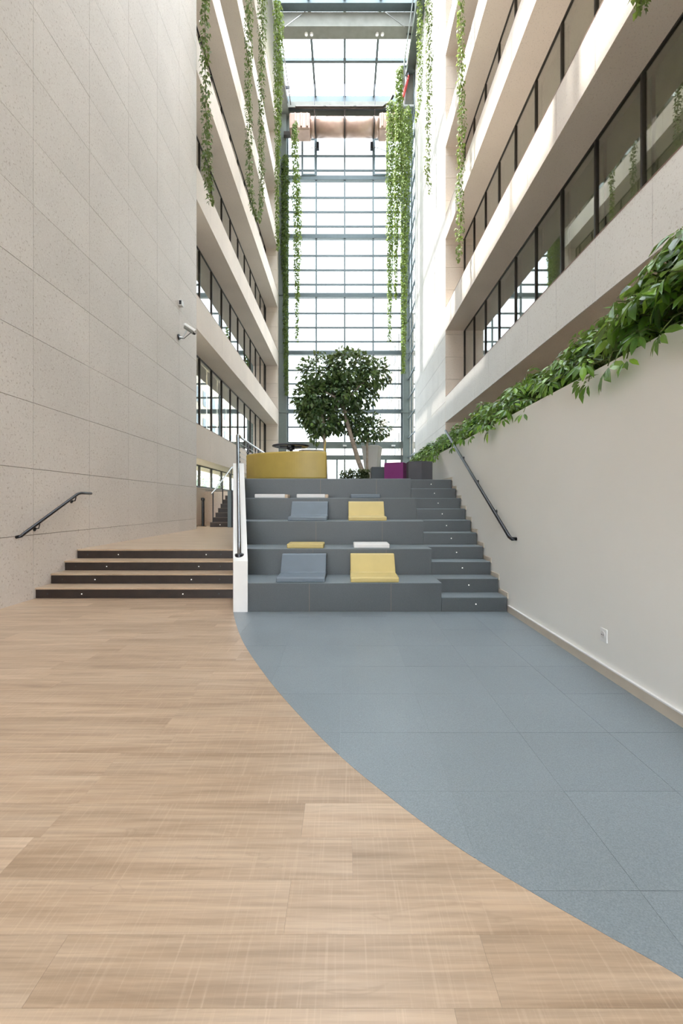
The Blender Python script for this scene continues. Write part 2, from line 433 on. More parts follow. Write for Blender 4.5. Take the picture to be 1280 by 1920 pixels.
wb = MB(); wb.box(-6.0, 5.7, -8.3, -8.0, 5.2, TOP); wb.box(-6.0, XL, -8.3, -8.0, -0.2, 5.2); wb.box(XR, 5.7, -8.3, -8.0, -0.2, 5.2)  # unseen rear wall added to hold back light, glazed opening sized for fill
wall_back_added = struct(wb, 'wall_back_added', 'stone_warm', 'unseen stone wall added behind, glazed below to let in daylight', 'wall')
for q in range(9):
    xq = XL + (XR - XL) * q / 8
    piece('mullion', 'mullion', wall_back_added, xq - 0.04, xq + 0.04, -8.2, -8.1, 0.0, 5.2)
    if q < 8: piece('pane', 'glass_roof', wall_back_added, xq + 0.04, xq + (XR - XL) / 8 - 0.04, -8.16, -8.15, 0.0, 5.2)
for zq in (0.0, 2.4, 5.1): piece('transom', 'mullion', wall_back_added, XL, XR, -8.2, -8.1, zq, zq + 0.1)

# ------------------------------------------------------------------ left galleries: parapets, glazing
LBOT = [2.60 + 3.67 * k for k in range(7)]; BH = 0.96
gl = MB().box(-6.0, -5.9, YL0 + 0.02, YL1, 6.2, TOP)
wall_gal_left = struct(gl, 'wall_left_gallery', 'stone_warm', 'left side of the atrium with stacked stone parapet galleries', 'wall')
for k, zb in enumerate(LBOT):
    zt = min(zb + BH, TOP)
    pr = MB().box(-5.9, XL - 0.03, YL0 + 0.002, YL1 - 0.02, zb, zt).build('parapet', 'stone_warm', wall_gal_left)
    for c in range(12):
        y0 = YL0 + c * P; y1 = min(y0 + P, YL1)
        piece('stone_panel', 'stone_warm', pr, XL - 0.029, XL, y0 + 0.003, y1 - 0.003, zb - 0.002, zt + 0.004)
    MB().box(XL - 0.06, XL + 0.004, YL0 + 0.01, YL1 - 0.03, zt + 0.004, zt + 0.018).build('coping', 'sill', pr)
# end pier facing the room
pier = MB().box(GL - 0.5, XL - 0.01, YL1 - 0.56, YL1 + 0.2, 0, TOP).build('pier', 'stone_warm', wall_gal_left)
MB().box(GL - 0.02, XL - 0.004, YL1 - 0.5615, YL1 - 0.5598, ZP, 26.7).build('joint_backing', 'joint', pier)
for r in range(30):
    z0 = ZP + r * 0.89
    if z0 + 0.89 < TOP: piece('stone_panel', 'stone_warm', pier, GL - 0.02, XL, YL1 - 0.585, YL1 - 0.5618, z0 + 0.006, z0 + 0.884)
# low wall of the bottom gallery
lw = MB().box(GL - 0.15, GL, YL0 + 0.02, YL1 - 0.6, ZL - 0.2, 1.80); lw.box(GL - 0.02, GL + 0.03, YL0 + 0.02, YL1 - 0.6, 1.80, 1.84)
low = lw.build('low_wall', 'stone_warm', wall_gal_left)
WN = [0]
def glazing(x, y_list, z0, z1, sgn, label, blind=True, far_blind=None):
    WN[0] += 1
    fr = MB(); d0, d1 = (x - 0.03, x + 0.03)
    fr.box(d0, d1, y_list[0], y_list[-1], z0, z0 + 0.05); fr.box(d0, d1, y_list[0], y_list[-1], z1 - 0.03, z1)
    w = tag(fr.build('window_%d' % WN[0], 'bronze'), label, 'window', kind='structure')
    for yv in y_list: piece('mullion', 'bronze', w, x - 0.04, x + 0.04, yv - 0.023, yv + 0.023, z0 + 0.05, z1 - 0.03)
    for a, b in zip(y_list[:-1], y_list[1:]):
        piece('pane', 'glass_window', w, x - 0.006, x + 0.006, a + 0.023, b - 0.023, z0 + 0.05, z1 - 0.03)
        if blind:
            bx = x + sgn * 0.16
            piece('blind', 'blind', w, bx - 0.006, bx + 0.006, a + 0.05, b - 0.05, z0 + 0.02, z1 - 0.02)
    return w
YLM = [12.43 + 0.0] + [13.6 + 1.34 * k for k in range(11)] + [27.42]
names = ['lowest', 'second', 'third', 'fourth', 'fifth', 'sixth']
glazing(GL, YLM, 1.84, LBOT[0], -1, 'low strip window above the landing looking out to greenery', blind=False)
for k in range(6):
    glazing(GL, YLM, LBOT[k] + BH, LBOT[k + 1], -1, 'gallery window strip behind the %s stone parapet opposite the hanging planter wall' % names[k])

# ------------------------------------------------------------------ right building
RBOT = [4.53 + 3.65 * k for k in range(7)]
rg = MB(); rg.box(5.6, 5.7, -8, YR1, 0, TOP); rg.box(GR, 5.6, -8, YR1, 0, RBOT[0])
wall_gal_right = struct(rg, 'wall_right_gallery', 'stone_warm', 'side of the atrium above the planter with sunlit stone parapets', 'wall')
for k, zb in enumerate(RBOT):
    bh = 1.0 if k == 0 else 0.9; zt = min(zb + bh, TOP)
    if zb >= TOP: break
    m = 'stone_pale' if k == 0 else 'stone_warm'
    pr = MB().box(XR + 0.03, 5.6, -8, YR1 - 0.002, zb, zt).build('parapet', 'stone_warm', wall_gal_right)
    MB().box(XR + 0.0292, XR + 0.0312, -2, YR1 - 0.004, zb + 0.003, zt - 0.003).build('joint_backing', 'joint', pr)
    y = YR1
    while y > -2:
        piece('stone_panel', m, pr, XR, XR + 0.029, y - P + 0.005, y - 0.005, zb - 0.002, zt + 0.004); y -= P
    MB().box(XR, XR + 0.029, -8, y, zb - 0.002, zt + 0.004).build('cladding', m, pr)
    MB().box(XR - 0.004, XR + 0.06, -8, YR1 - 0.01, zt + 0.004, zt + 0.022).build('coping', 'sill', pr)
YRM = [YR1 - 0.02 - P * k for k in range(19)][::-1]
for k in range(6):
    bh = 1.0 if k == 0 else 0.9
    glazing(GR, YRM, RBOT[k] + bh, min(RBOT[k + 1], TOP), 1, 'office window strip on the %s floor above the leafy planter' % names[k])
# blank stone wall beyond
wr = MB().box(XR + 0.03, 5.7, YR1 + 0.026, YR2, 0, TOP)
wall_right = struct(wr, 'wall_right', 'stone_pale', 'sunlit blank stone wall beside the glazed end wall', 'wall')
MB().box(XR + 0.0288, XR + 0.0302, YR1 + 0.03, YR2 - 0.004, 0.91, 26.7).build('joint_backing', 'joint', wall_right)
MB().box(XR + 0.004, GR, YR1 + 0.0262, YR1 + 0.0285, 0.91, 26.7).build('joint_backing', 'joint', wall_right)
for c in range(6):
    for r in range(29):
        y0 = YR1 + 0.026 + c * P; y1 = min(y0 + P, YR2); z0 = 0.9 + r * 0.89
        if y1 - y0 > 0.1: piece('stone_panel', 'stone_pale', wall_right, XR, XR + 0.0287, y0 + 0.006, y1 - 0.006, z0 + 0.006, z0 + 0.884)
for r in range(29):
    z0 = 0.9 + r * 0.89
    piece('stone_panel', 'stone_warm', wall_right, XR, GR, YR1, YR1 + 0.026, z0 + 0.006, z0 + 0.884)

# side glazing between the stone wall and the end wall
WN[0] += 1
sg = MB(); sg.box(XR + 0.0, XR + 0.09, D - 0.35, D - 0.05, ZP, TOP); sg.box(XR + 0.0, XR + 0.09, YR2, YR2 + 0.12, ZP, TOP)
sgw = tag(sg.build('window_%d' % WN[0], 'mullion'), 'narrow return of green tinted glazing beside the sunlit stone wall', 'window', kind='structure')
z = ZP
while z < TOP - 1.2:
    piece('transom', 'mullion', sgw, XR + 0.0, XR + 0.08, YR2 + 0.12, D - 0.35, z, z + 0.06)
    piece('pane', 'glass_front', sgw, XR + 0.03, XR + 0.042, YR2 + 0.12, D - 0.35, z + 0.06, z + 1.24); z += 1.24
piece('mullion', 'mullion', sgw, XR + 0.0, XR + 0.08, 26.5, 26.56, ZP, TOP - 0.4)

# ------------------------------------------------------------------ glazed end wall
WN[0] += 1
def zat(py, d=D): return CAM_H + (945 - py) * d / F_PX
MU = 1.84
fr = MB()
for s_ in (-1, 1):
    fr.box(-4.45 if s_ < 0 else 3.72, -3.72 if s_ < 0 else 4.14, D - 0.45, D - 0.02, ZP, TOP + 0.2)
endw = tag(fr.build('window_%d' % WN[0], 'column'), 'tall glazed end wall of the atrium between two grey steel columns', 'window', kind='structure')
beams = [zat(q) for q in (336, 445, 555, 662.5, 772)]
for zb in beams:
    piece('floor_beam', 'mullion', endw, -3.72, 3.72, D - 0.16, D + 0.12, zb - 0.13, zb + 0.13)
    MB().box(-4.3, -3.6, D - 0.5, D - 0.455, zb - 0.16, zb - 0.02).build('bracket', 'column', endw)
    MB().box(3.6, 4.3, D - 0.5, D - 0.455, zb - 0.16, zb - 0.02).build('bracket', 'column', endw)
levels = []
edges = [zat(255)] + beams + [zat(831)]
trs = [[293, 320], [371, 398, 425], [480, 507, 534], [588, 614.7, 641], [694.7, 720, 746], [801]]
for i in range(len(edges) - 1):
    levels.append([edges[i + 1] + 0.11] + sorted(zat(q) for q in trs[i]) + [edges[i] - 0.11])
for lv in levels:
    for zq in lv[1:-1]: piece('transom', 'mullion', endw, -3.72, 3.72, D - 0.06, D + 0.05, zq - 0.045, zq + 0.045)
    for c in range(4):
        for a, b in zip(lv[:-1], lv[1:]):
            piece('pane', 'glass_front', endw, -2 * MU + c * MU + 0.025, -2 * MU + (c + 1) * MU - 0.025, D - 0.01, D + 0.004, a + 0.03, b - 0.03)
for c in range(-2, 3):
    piece('mullion', 'mullion', endw, c * MU - 0.048, c * MU + 0.048, D - 0.09, D + 0.05, zat(831), zat(255))
# opening vents at the top bay
for s_ in (-1, 1):
    xa, xbv = sorted((s_ * 1.84, s_ * 2.78)); zA, zB = zat(333), zat(262)
    v = MB()
    for a in ((xa, xa + 0.11, zA, zB), (xbv - 0.11, xbv, zA, zB), (xa + 0.11, xbv - 0.11, zA, zA + 0.11), (xa + 0.11, xbv - 0.11, zB - 0.11, zB)):
        v.box(a[0], a[1], D - 0.2, D - 0.08, a[2], a[3])
    vo = v.build('vent_frame', M['mullion'], endw)
    MB().tube([(s_ * 1.84, D - 0.25, zat(282)), (s_ * 2.2, D - 0.5, zat(290)), (s_ * 2.75, D - 0.22, zat(290))], 0.02, 5).build('opener_arm', 'chrome', vo)
    MB().box(s_ * 1.72 - 0.08, s_ * 1.72 + 0.08, D - 0.4, D - 0.17, zat(287), zat(275)).build('opener_motor', 'steel', vo)
MB().box(-3.72, 3.72, D - 0.2, D + 0.1, zat(255) - 0.05, TOP - 0.3).build('head_panel', 'column', endw)
# entrance zone at the foot
MB().box(-3.72, 3.72, D - 0.25, D + 0.15, zat(841), zat(829)).build('entrance_header', 'column', endw)
MB().box(-3.72, 3.72, D - 0.12, D + 0.1, zat(862), zat(854)).build('door_head', 'column', endw)
for q in (-3.66, -1.84, -0.5, 0.0, 1.84, 2.28, 2.65, 3.66):
    MB().box(q - 0.05, q + 0.05, D - 0.1, D + 0.08, ZP, zat(862)).build('door_stile', 'column', endw)
for q in (-3.66, -1.84, 0.0, 1.84, 2.28, 3.66):
    MB().box(q - 0.04, q + 0.04, D - 0.1, D + 0.08, zat(854), zat(841)).build('mullion', 'column', endw)
for a, b in ((-3.6, -1.9), (-1.8, -0.06), (0.06, 1.78), (1.9, 2.22), (2.34, 3.6)):
    piece('pane', 'glass_front', endw, a, b, D - 0.01, D + 0.004, ZP + 0.05, zat(862)); piece('pane', 'glass_front', endw, a, b, D - 0.01, D + 0.004, zat(854), zat(841))
for q, lab in ((-0.0, 'a'), (3.1, 'b')):
    o = MB().box(q - 0.12, q + 0.12, D - 0.5, D - 0.26, zat(838.5), zat(836)).build('wall_spotlight', 'white_gloss')
    tag(o, 'small white lamp fixed on the grey header over the entrance doors', 'lamp', 'entrance lamps')
    MB().box(q - 0.02, q + 0.02, D - 0.26, D - 0.25, zat(840), zat(836)).build('mount', 'steel', o)

# ------------------------------------------------------------------ glass roof
rf = MB()
for s_ in (-1, 1):
    rf.box(s_ * 3.95 - 0.4, s_ * 3.95 + 0.4, -8, D, 26.1, 26.7)
roof = struct(rf, 'ceiling', 'column', 'glass atrium roof on steel rafters and grey beams', 'skylight')
ROWS = [D + 0.0]
tb = [28.3, 25.35, 22.4, 19.4, 16.4, 13.4, 10.4, 7.4, 4.4, 1.4, -1.6, -4.6, -7.6]
for i, yv in enumerate(tb): piece('transom', 'mullion', roof, -3.68, 3.68, yv - 0.08, yv + 0.08, TOP - 0.10, TOP + 0.06)
for c in range(-2, 3): piece('rafter', 'mullion', roof, c * MU - 0.065, c * MU + 0.065, -7.6, D, TOP - 0.12, TOP + 0.05)
for a, b in zip(tb[1:], tb[:-1]):
    for c in range(4): piece('pane', 'glass_roof', roof, -2 * MU + c * MU + 0.065, -2 * MU + (c + 1) * MU - 0.065, a + 0.08, b - 0.08, TOP - 0.01, TOP + 0.006)
for yv in (22.95, 15.5, 8.0, 0.5):
    bm_ = MB().box(-3.6, 3.6, yv - 0.32, yv + 0.32, 26.0, 26.75).build('beam', 'concrete', roof)
    MB().box(-3.6, 3.6, yv - 0.75, yv - 0.35, 26.72, 26.94).build('gutter', 'mullion', roof)
MB().box(-3.6, 3.6, 27.5, D - 0.1, 26.55, 26.95).build('gutter', 'mullion', roof)
MB().box(-3.7, 3.7, 27.45, 27.5, 26.2, 26.55).build('gutter_lip', 'concrete', roof)
for px in (574, 584, 706.5, 716.5):
    x = (px - 646) * 23.0 / F_PX
    o = MB().lathe([(0.05, 25.92), (0.09, 25.93), (0.09, 26.0)], x, 22.98, 12).build('roof_spotlight', 'white_gloss')
    tag(o, 'small round spotlight under the grey roof beam', 'lamp', 'spotlights under the roof beam')
    MB().lathe([(0.045, 25.915), (0.045, 25.919)], x, 22.98, 10).build('lens', 'led', o)

# ------------------------------------------------------------------ white side wall and planter behind it
ww = MB().box(XW, XW + 0.14, -8, 14.2, -0.2, 2.32)
wall_side = struct(ww, 'wall_right_low', 'white', 'smooth white retaining wall beside the carpet and stairs', 'wall')
struct(MB().box(XW + 0.14, GR, -8, 14.2, 0, 2.16), 'planter_bed', 'soil', 'long soil bed behind the white wall', 'planter')
bs = MB().box(XW - 0.018, XW - 0.0005, -8, Y0 - 0.01, 0.001, 0.075)
bb = struct(bs, 'baseboard_right', 'tan', 'tan skirting with white cap along the white wall', 'baseboard')
MB().box(XW - 0.022, XW - 0.0005, -8, Y0 - 0.01, 0.075, 0.084).build('cap', 'white_gloss', bb)
sk = MB()
for k in range(1, 11):
    ya = Y0 + (k - 1) * t
    sk.box(XW - 0.012, XW - 0.0005, ya + 0.005, ya + t if k < 10 else ya + 3.0, k * h - 0.02, k * h + 0.05)
struct(sk, 'baseboard_stairs', 'tan', 'stepped tan skirting climbing beside the grey stairs', 'baseboard')

# ------------------------------------------------------------------ tiered seating with steps
seating = thing('tiered_seating', (0.2, Y0, 0), 'grey carpeted seating tiers with shade-toned risers and narrow steps by the white wall', 'stairs')
XS = 1.152; XE = XW - 0.022
for j in range(5):
    ya, yb_ = Y0 + j * 2 * t, Y0 + (j + 1) * 2 * t
    z1 = 2 * (j + 1) * h
    pr = MB().prism([(xin(ya), ya), (XS - 0.003, ya), (XS - 0.003, yb_ - 0.001), (xin(yb_), yb_ - 0.001)], 0, z1 - 0.006).build('seat_tier', 'tier', seating)  # body and riser in the shade-darkened tone, tread keeps the floor colour
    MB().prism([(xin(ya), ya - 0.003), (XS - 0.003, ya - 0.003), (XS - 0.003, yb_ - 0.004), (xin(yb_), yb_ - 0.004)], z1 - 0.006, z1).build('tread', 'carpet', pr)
    for xs_ in (-0.42, 0.55):
        MB().box(xs_ - 0.002, xs_ + 0.002, ya - 0.0012, ya + 0.004, 2 * j * h + 0.004, z1 - 0.01).build('seam', 'joint', pr)
for k in range(1, 11):
    ya = Y0 + (k - 1) * t
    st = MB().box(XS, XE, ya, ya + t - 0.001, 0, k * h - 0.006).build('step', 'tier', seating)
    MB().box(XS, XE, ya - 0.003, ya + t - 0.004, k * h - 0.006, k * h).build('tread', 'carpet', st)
    xm = 1.558; zm = k * h - 0.082
    MB().tube([(xm, ya - 0.004, zm), (xm, ya + 0.01, zm)], 0.0075, 10).build('step_light', 'led', st)

# stringer between seating and wooden steps
ye = 8.2
ys_ = [Y0 - 0.02 + (ye - Y0 + 0.02) * k / 6 for k in range(7)]
sm = MB()
outer = [(RAD * q, q) for q in ys_]; inner = [(xin(q) - 0.004, q) for q in ys_]
ztop = lambda q: 0.614 + (1.90 - 0.614) * (q - Y0) / (7.9 - Y0)
n = len(ys_); b0 = len(sm.v)
for (xo, q), (xi, _) in zip(outer, inner):
    sm.v += [(xo, q, 0), (xi, q, 0), (xi, q, ztop(q)), (xo, q, ztop(q))]
for i in range(n - 1):
    a = b0 + 4 * i; c = a + 4
    sm.f += [(a, a + 3, c + 3, c), (a + 3, a + 2, c + 2, c + 3), (a + 2, a + 1, c + 1, c + 2), (a + 1, a, c, c + 1)]
sm.f += [(b0, b0 + 1, b0 + 2, b0 + 3), (b0 + 4 * (n - 1) + 3, b0 + 4 * (n - 1) + 2, b0 + 4 * (n - 1) + 1, b0 + 4 * (n - 1))]
struct(sm, 'wall_stringer', 'white_gloss', 'white sloping side wall between wooden steps and grey seating', 'wall')

# ------------------------------------------------------------------ wooden steps
steps = thing('wooden_steps', (-2.9, YS, 0), 'four oak steps with dark brown risers against the stone wall', 'stairs')
for k in range(4):
    ya = YS + k * tl; z1 = (k + 1) * hl
    yb_ = ya + tl
    rp = MB().prism([(XL + 0.002, ya + 0.015), (RAD * (ya + 0.015) - 0.004, ya + 0.015), (RAD * (ya + 0.045) - 0.004, ya + 0.045), (XL + 0.002, ya + 0.045)], 0, z1 - 0.024).build('riser', 'riser', steps)
    MB().prism([(XL + 0.002, ya), (RAD * ya - 0.004, ya), (RAD * yb_ - 0.004, yb_ + 0.014), (XL + 0.002, yb_ + 0.014)], z1 - 0.024, z1).build('tread', 'landing', steps, bevel=0.004)
    for px in ((152, 342), (177, 358), (199, 372), (221, 386))[k]:
        x = (px - 646) * ya / F_PX; zz = z1 - 0.085
        MB().tube([(x, ya + 0.010, zz), (x, ya + 0.02, zz)], 0.0075, 10).build('step_light', 'led', rp)
    for px in (XL + 0.16, RAD * ya - 0.2):
        MB().tube([(px, ya + 0.011, z1 - 0.085), (px, ya + 0.02, z1 - 0.085)], 0.011, 8).build('screw_cap', 'steel', rp)

# far dark stair up to the platform
fs = thing('far_stair', (-3.1, 13.5, ZL), 'far dark stair climbing from the landing to the platform', 'stairs')
for k in range(7):
    ya = 13.52 + k * 0.285
    s1 = MB().box(-4.16, -2.1, ya, min(ya + 0.299, 15.515), ZL - 0.2, ZL + (k + 1) * 0.1437 - 0.02).build('step', 'riser', fs)
    MB().box(-4.16, -2.1, ya - 0.015, ya + 0.285, ZL + (k + 1) * 0.1437 - 0.02, ZL + (k + 1) * 0.1437).build('tread', 'dark_tread', s1)
MB().tube([(-3.85, 13.512, ZL + 0.07), (-3.85, 13.53, ZL + 0.07)], 0.012, 8).build('step_light', 'led', fs)
struct(MB().box(GL, -4.17, 13.5, 15.6, 0, ZL), 'floor_alcove', 'landing', 'oak floor beside the far stair', 'floor')
struct(MB().box(GL, -2.06, 15.52, 15.595, ZL, ZP + 0.0), 'trim_1', 'stone_warm', 'stone face under the platform edge behind the far stair', 'trim')

# ------------------------------------------------------------------ rails
def rail_thing(name, pts, r, mat, label, cat='handrail', seg=10):
    o = thing(name, pts[0], label, cat); MB().tube(pts, r, seg).build('rail', mat, o, smooth=True); return o
# wall rail by the wooden steps
o = rail_thing('handrail', [(XL + 0.01, 5.58, 0.855), (XL + 0.07, 5.585, 0.872), (XL + 0.075, 5.64, 0.905), (XL + 0.075, 6.76, 1.435), (XL + 0.075, 6.84, 1.452), (XL + 0.075, 7.12, 1.452)], 0.021, 'steel', 'dark steel handrail bracketed to the speckled stone wall')
for yb_, zb in ((5.92, 1.03), (6.72, 1.41)):
    bk = MB().tube([(XL + 0.002, yb_, zb - 0.09), (XL + 0.06, yb_, zb - 0.08), (XL + 0.075, yb_, zb - 0.02)], 0.008, 6).build('bracket', 'steel', o)
    MB().tube([(XL, yb_, zb - 0.09), (XL + 0.008, yb_, zb - 0.09)], 0.03, 10).build('rosette', 'steel', bk)
# wall rail by the grey stairs
xr = XW - 0.075
pa, pb = Vector((xr, 4.97, 0.905)), Vector((xr, 8.12, 2.64))
o = rail_thing('handrail', [(XW - 0.004, 4.95, 0.885), (xr + 0.02, 4.95, 0.885), tuple(pa), tuple(pb)], 0.021, 'steel', 'dark steel handrail bracketed to the white wall beside grey stairs')
for u in (0.20, 0.444, 0.689):
    q = pa.lerp(pb, u)
    bk = MB().tube([(XW - 0.002, q.y, q.z - 0.07), (xr + 0.02, q.y, q.z - 0.065), (xr, q.y, q.z - 0.015)], 0.008, 6).build('bracket', 'steel', o)
    MB().tube([(XW - 0.01, q.y, q.z - 0.07), (XW - 0.001, q.y, q.z - 0.07)], 0.026, 10).build('rosette', 'steel', bk)
# rail on the white stringer, rising along it
def strg(q, dz): return ((RAD - 0.0 + xin(q) / q) / 2 * q + 0.0, q, dz)
xm = lambda q: RAD * q + 0.075
o = rail_thing('handrail', [(xm(5.30), 5.30, ztop(5.3) - 0.002), (xm(5.5), 5.5, 0.80), (xm(6.6), 6.6, 1.60), (xm(8.0), 8.0, 2.53)], 0.024, 'rail_steel', 'steel tube handrail rising along the white stringer wall')
MB().lathe([(0.055, ztop(5.3) - 0.03), (0.055, ztop(5.3) + 0.012), (0.03, ztop(5.3) + 0.02)], xm(5.30), 5.30, 16).build('flange', 'steel', o)
MB().tube([(xm(6.6), 6.6, 1.59), (xm(6.6), 6.6, ztop(6.6) - 0.005)], 0.011, 6).build('bracket', 'steel', o)
# guard along the platform edge
gd = thing('guard_rail', (-2.0, 8.2, ZP), 'steel guard rail with cable infill along the platform edge beside the sofa', 'railing')
MB().tube([(-1.97, 8.12, 2.56), (-2.0, 8.4, 2.56), (-2.02, 9.5, 2.56), (-2.02, 13.4, 2.56)], 0.022, 8).build('top_rail', 'chrome', gd, smooth=True)
for yv in (8.3, 9.1, 10.2, 11.3, 12.4, 13.3):
    p = MB().box(-2.03, -1.995, yv - 0.025, yv + 0.025, ZP, 2.54).build('post', 'steel', gd)
    for q in range(8): MB().tube([(-2.045, yv, ZP + 0.09 + q * 0.09), (-1.98, yv, ZP + 0.09 + q * 0.09)], 0.012, 6).build('cable_clamp', 'steel', p)
for q in range(8): MB().tube([(-2.012, 8.3, ZP + 0.09 + q * 0.09), (-2.012, 13.3, ZP + 0.09 + q * 0.09)], 0.004, 5).build('cable', 'chrome', gd)
# rail of the far stair
o = rail_thing('handrail', [(-4.10, 13.5, 1.60), (-4.10, 13.75, 1.70), (-4.10, 15.9, 2.62), (-4.10, 16.3, 2.64)], 0.024, 'chrome', 'bright steel handrail of the far dark stair')
for yv, zt in ((13.62, 1.64), (14.7, 2.1), (15.8, 2.58)):
    zb = ZP if yv > 15.6 else ZL + (int((yv - 13.505) / 0.285) + 1) * 0.1437
    MB().tube([(-4.10, yv, zb - 0.004), (-4.10, yv, zt)], 0.018, 8).build('post', 'steel', o)
o = thing('balustrade_panel', (-3.5, 13.36, ZL), 'grey metal balustrade panel standing at the foot of the far stair', 'panel')
MB().box(-3.56, -3.45, 13.3, 13.34, ZL, 1.68).build('plate', 'mullion', o, bevel=0.004)
MB().box(-3.45, -3.41, 13.3, 13.36, ZL, 1.70).build('post', 'steel', o)
MB().tube([(-3.42, 13.28, ZL + 0.22), (-2.6, 13.28, ZL + 0.22)], 0.012, 6).build('low_bar', 'steel', o)
o = thing('bollard', (-4.55, 13.95, ZL), 'slim black post with round head by the low stone wall', 'bollard')
MB().lathe([(0.045, ZL), (0.045, ZL + 0.80), (0.04, ZL + 0.81)], -4.52, 13.95, 12).build('post', 'black', o)
MB().lathe([(0.04, ZL + 0.81), (0.06, ZL + 0.83), (0.06, ZL + 0.89), (0.04, ZL + 0.91)], -4.52, 13.95, 12).build('head', 'black', o)
MB().lathe([(0.11, ZL), (0.11, ZL + 0.012)], -4.52, 13.95, 16).build('foot_plate', 'black', o)

# ------------------------------------------------------------------ seat pads on the tiers
def seat(x0, x1, tier, mat, label):
    yf, zb = Y0 + (tier - 1) * 2 * t + 0.012, 2 * tier * h + 0.001
    prof = [(0, 0), (0.0, 0.05), (0.015, 0.062), (0.30, 0.066), (0.335, 0.08), (0.47, 0.275), (0.50, 0.288), (0.555, 0.288), (0.572, 0.275), (0.572, 0)]
    o = thing('seat_cushion', ((x0 + x1) / 2, yf + 0.28, zb), label, 'seat', 'foam seats on the grey tiers')
    MB().profile_x([(yf + a, zb + b) for a, b in prof[:4]] + [(yf + 0.572, zb + 0.066), (yf + 0.572, zb)], x0, x1).build('seat_pad', mat, o, bevel=0.01)
    MB().profile_x([(yf + 0.30, zb + 0.0665), (yf + 0.335, zb + 0.08), (yf + 0.47, zb + 0.275), (yf + 0.50, zb + 0.288), (yf + 0.555, zb + 0.288), (yf + 0.572, zb + 0.275), (yf + 0.572, zb + 0.0665)], x0 + 0.004, x1 - 0.004).build('backrest', mat, o, bevel=0.008)
seat(-0.818, -0.235, 1, 'blue_pad', 'slate blue foam seat with backrest on the lowest grey tier')
seat(0.07, 0.647, 1, 'yellow_pad', 'yellow foam seat with backrest on the lowest grey tier')
seat(-0.835, -0.258, 3, 'blue_pad', 'slate blue foam seat with backrest on the middle grey tier')
seat(0.055, 0.617, 3, 'yellow_pad', 'yellow foam seat with backrest on the middle grey tier')
def pad(x0, x1, tier, mat, label, hgt=0.06, edge=None, dy=0.03):
    yf, zb = Y0 + (tier - 1) * 2 * t + dy, 2 * tier * h + 0.001
    o = MB().box(x0, x1, yf, yf + 0.34, zb, zb + hgt).build('flat_cushion', mat, bevel=0.012)
    tag(o, label, 'cushion', 'flat cushions on the grey tiers')
    if edge: MB().box(x1 + 0.0005, x1 + 0.045, yf + 0.01, yf + 0.33, zb, zb + hgt - 0.004).build('end_cap', edge, o, bevel=0.005)
pad(-0.771, -0.282, 2, 'yellow_pad', 'flat yellow cushion on the second grey tier')
pad(0.12, 0.60, 2, 'white_pad', 'flat white cushion on the second grey tier')
pad(-1.45, -0.965, 4, 'white_pad', 'flat white beige ended cushion on the fourth tier beside the stringer rail', 0.062, 'beige', 0.04)
pad(-0.775, -0.315, 4, 'white_pad', 'flat white beige ended cushion on the fourth tier next to the slate blue one', 0.062, 'beige', 0.04)
pad(0.095, 0.575, 4, 'blue_pad', 'flat slate blue cushion on the fourth grey tier', 0.062, None, 0.04)

# ------------------------------------------------------------------ lounge furniture on the platform
sofa = thing('curved_sofa', (-1.1, 8.7, ZP), 'mustard yellow curved sofa with its back to the stairs', 'sofa')
cx, cy, ro = -0.72, 9.75, 1.60
def arc(a0, a1, r0, r1, z0, z1, name, mat, par, n=28, bevel=0.03):
    m = MB(); poly = [(cx + r1 * math.cos(a0 + (a1 - a0) * k / n), cy + r1 * math.sin(a0 + (a1 - a0) * k / n)) for k in range(n + 1)]
    poly += [(cx + r0 * math.cos(a1 - (a1 - a0) * k / n), cy + r0 * math.sin(a1 - (a1 - a0) * k / n)) for k in range(n + 1)]
    m.prism(poly, z0, z1); return m.build(name, mat, par, bevel=bevel, smooth=False)
A0, A1 = math.radians(218), math.radians(284)
arc(A0, A1, ro - 0.16, ro, ZP + 0.03, 2.27, 'backrest', 'yellow', sofa, 40)
arc(A0, A1, ro - 0.72, ro - 0.165, ZP + 0.10, ZP + 0.40, 'seat', 'yellow', sofa)
arc(A0 + 0.03, A1 - 0.03, ro - 0.66, ro - 0.05, ZP + 0.0, ZP + 0.03, 'plinth', 'black', sofa, 20, 0)
# second sofa facing it, one raised wing showing above
s2 = thing('lounge_chair', (-0.85, 11.0, ZP), 'mustard yellow chair behind the curved sofa showing a pointed wing', 'chair')
MB().box(-1.5, -0.52, 10.6, 11.3, ZP + 0.12, ZP + 0.42).build('seat', 'yellow', s2, bevel=0.03)
MB().profile_x([(11.15, ZP + 0.42), (11.3, ZP + 0.42), (11.4, ZP + 0.78), (11.3, ZP + 0.78)], -1.5, -0.6).build('backrest', 'yellow', s2, bevel=0.02)
w_ = MB(); w_.v = [(-0.60, 10.7, ZP + 0.42), (-0.50, 10.7, ZP + 0.42), (-0.50, 11.3, ZP + 0.42), (-0.60, 11.3, ZP + 0.42), (-0.48, 10.9, 2.88), (-0.465, 10.9, 2.88), (-0.465, 11.0, 2.88), (-0.48, 11.0, 2.88)]
w_.f = [(3, 2, 1, 0), (4, 5, 6, 7), (0, 1, 5, 4), (1, 2, 6, 5), (2, 3, 7, 6), (3, 0, 4, 7)]
w_.build('wing', 'yellow', s2, bevel=0.008)
for q in ((-1.4, 10.7), (-0.62, 10.7), (-1.4, 11.2), (-0.62, 11.2)): MB().box(q[0] - 0.02, q[0] + 0.02, q[1] - 0.02, q[1] + 0.02, ZP, ZP + 0.12).build('leg', 'steel', s2)
tbx, tby = (545 - 646) * 9.6 / F_PX, 9.62
tbl = thing('pedestal_table', (tbx, tby, ZP), 'round dark topped pedestal table behind the curved sofa', 'table')
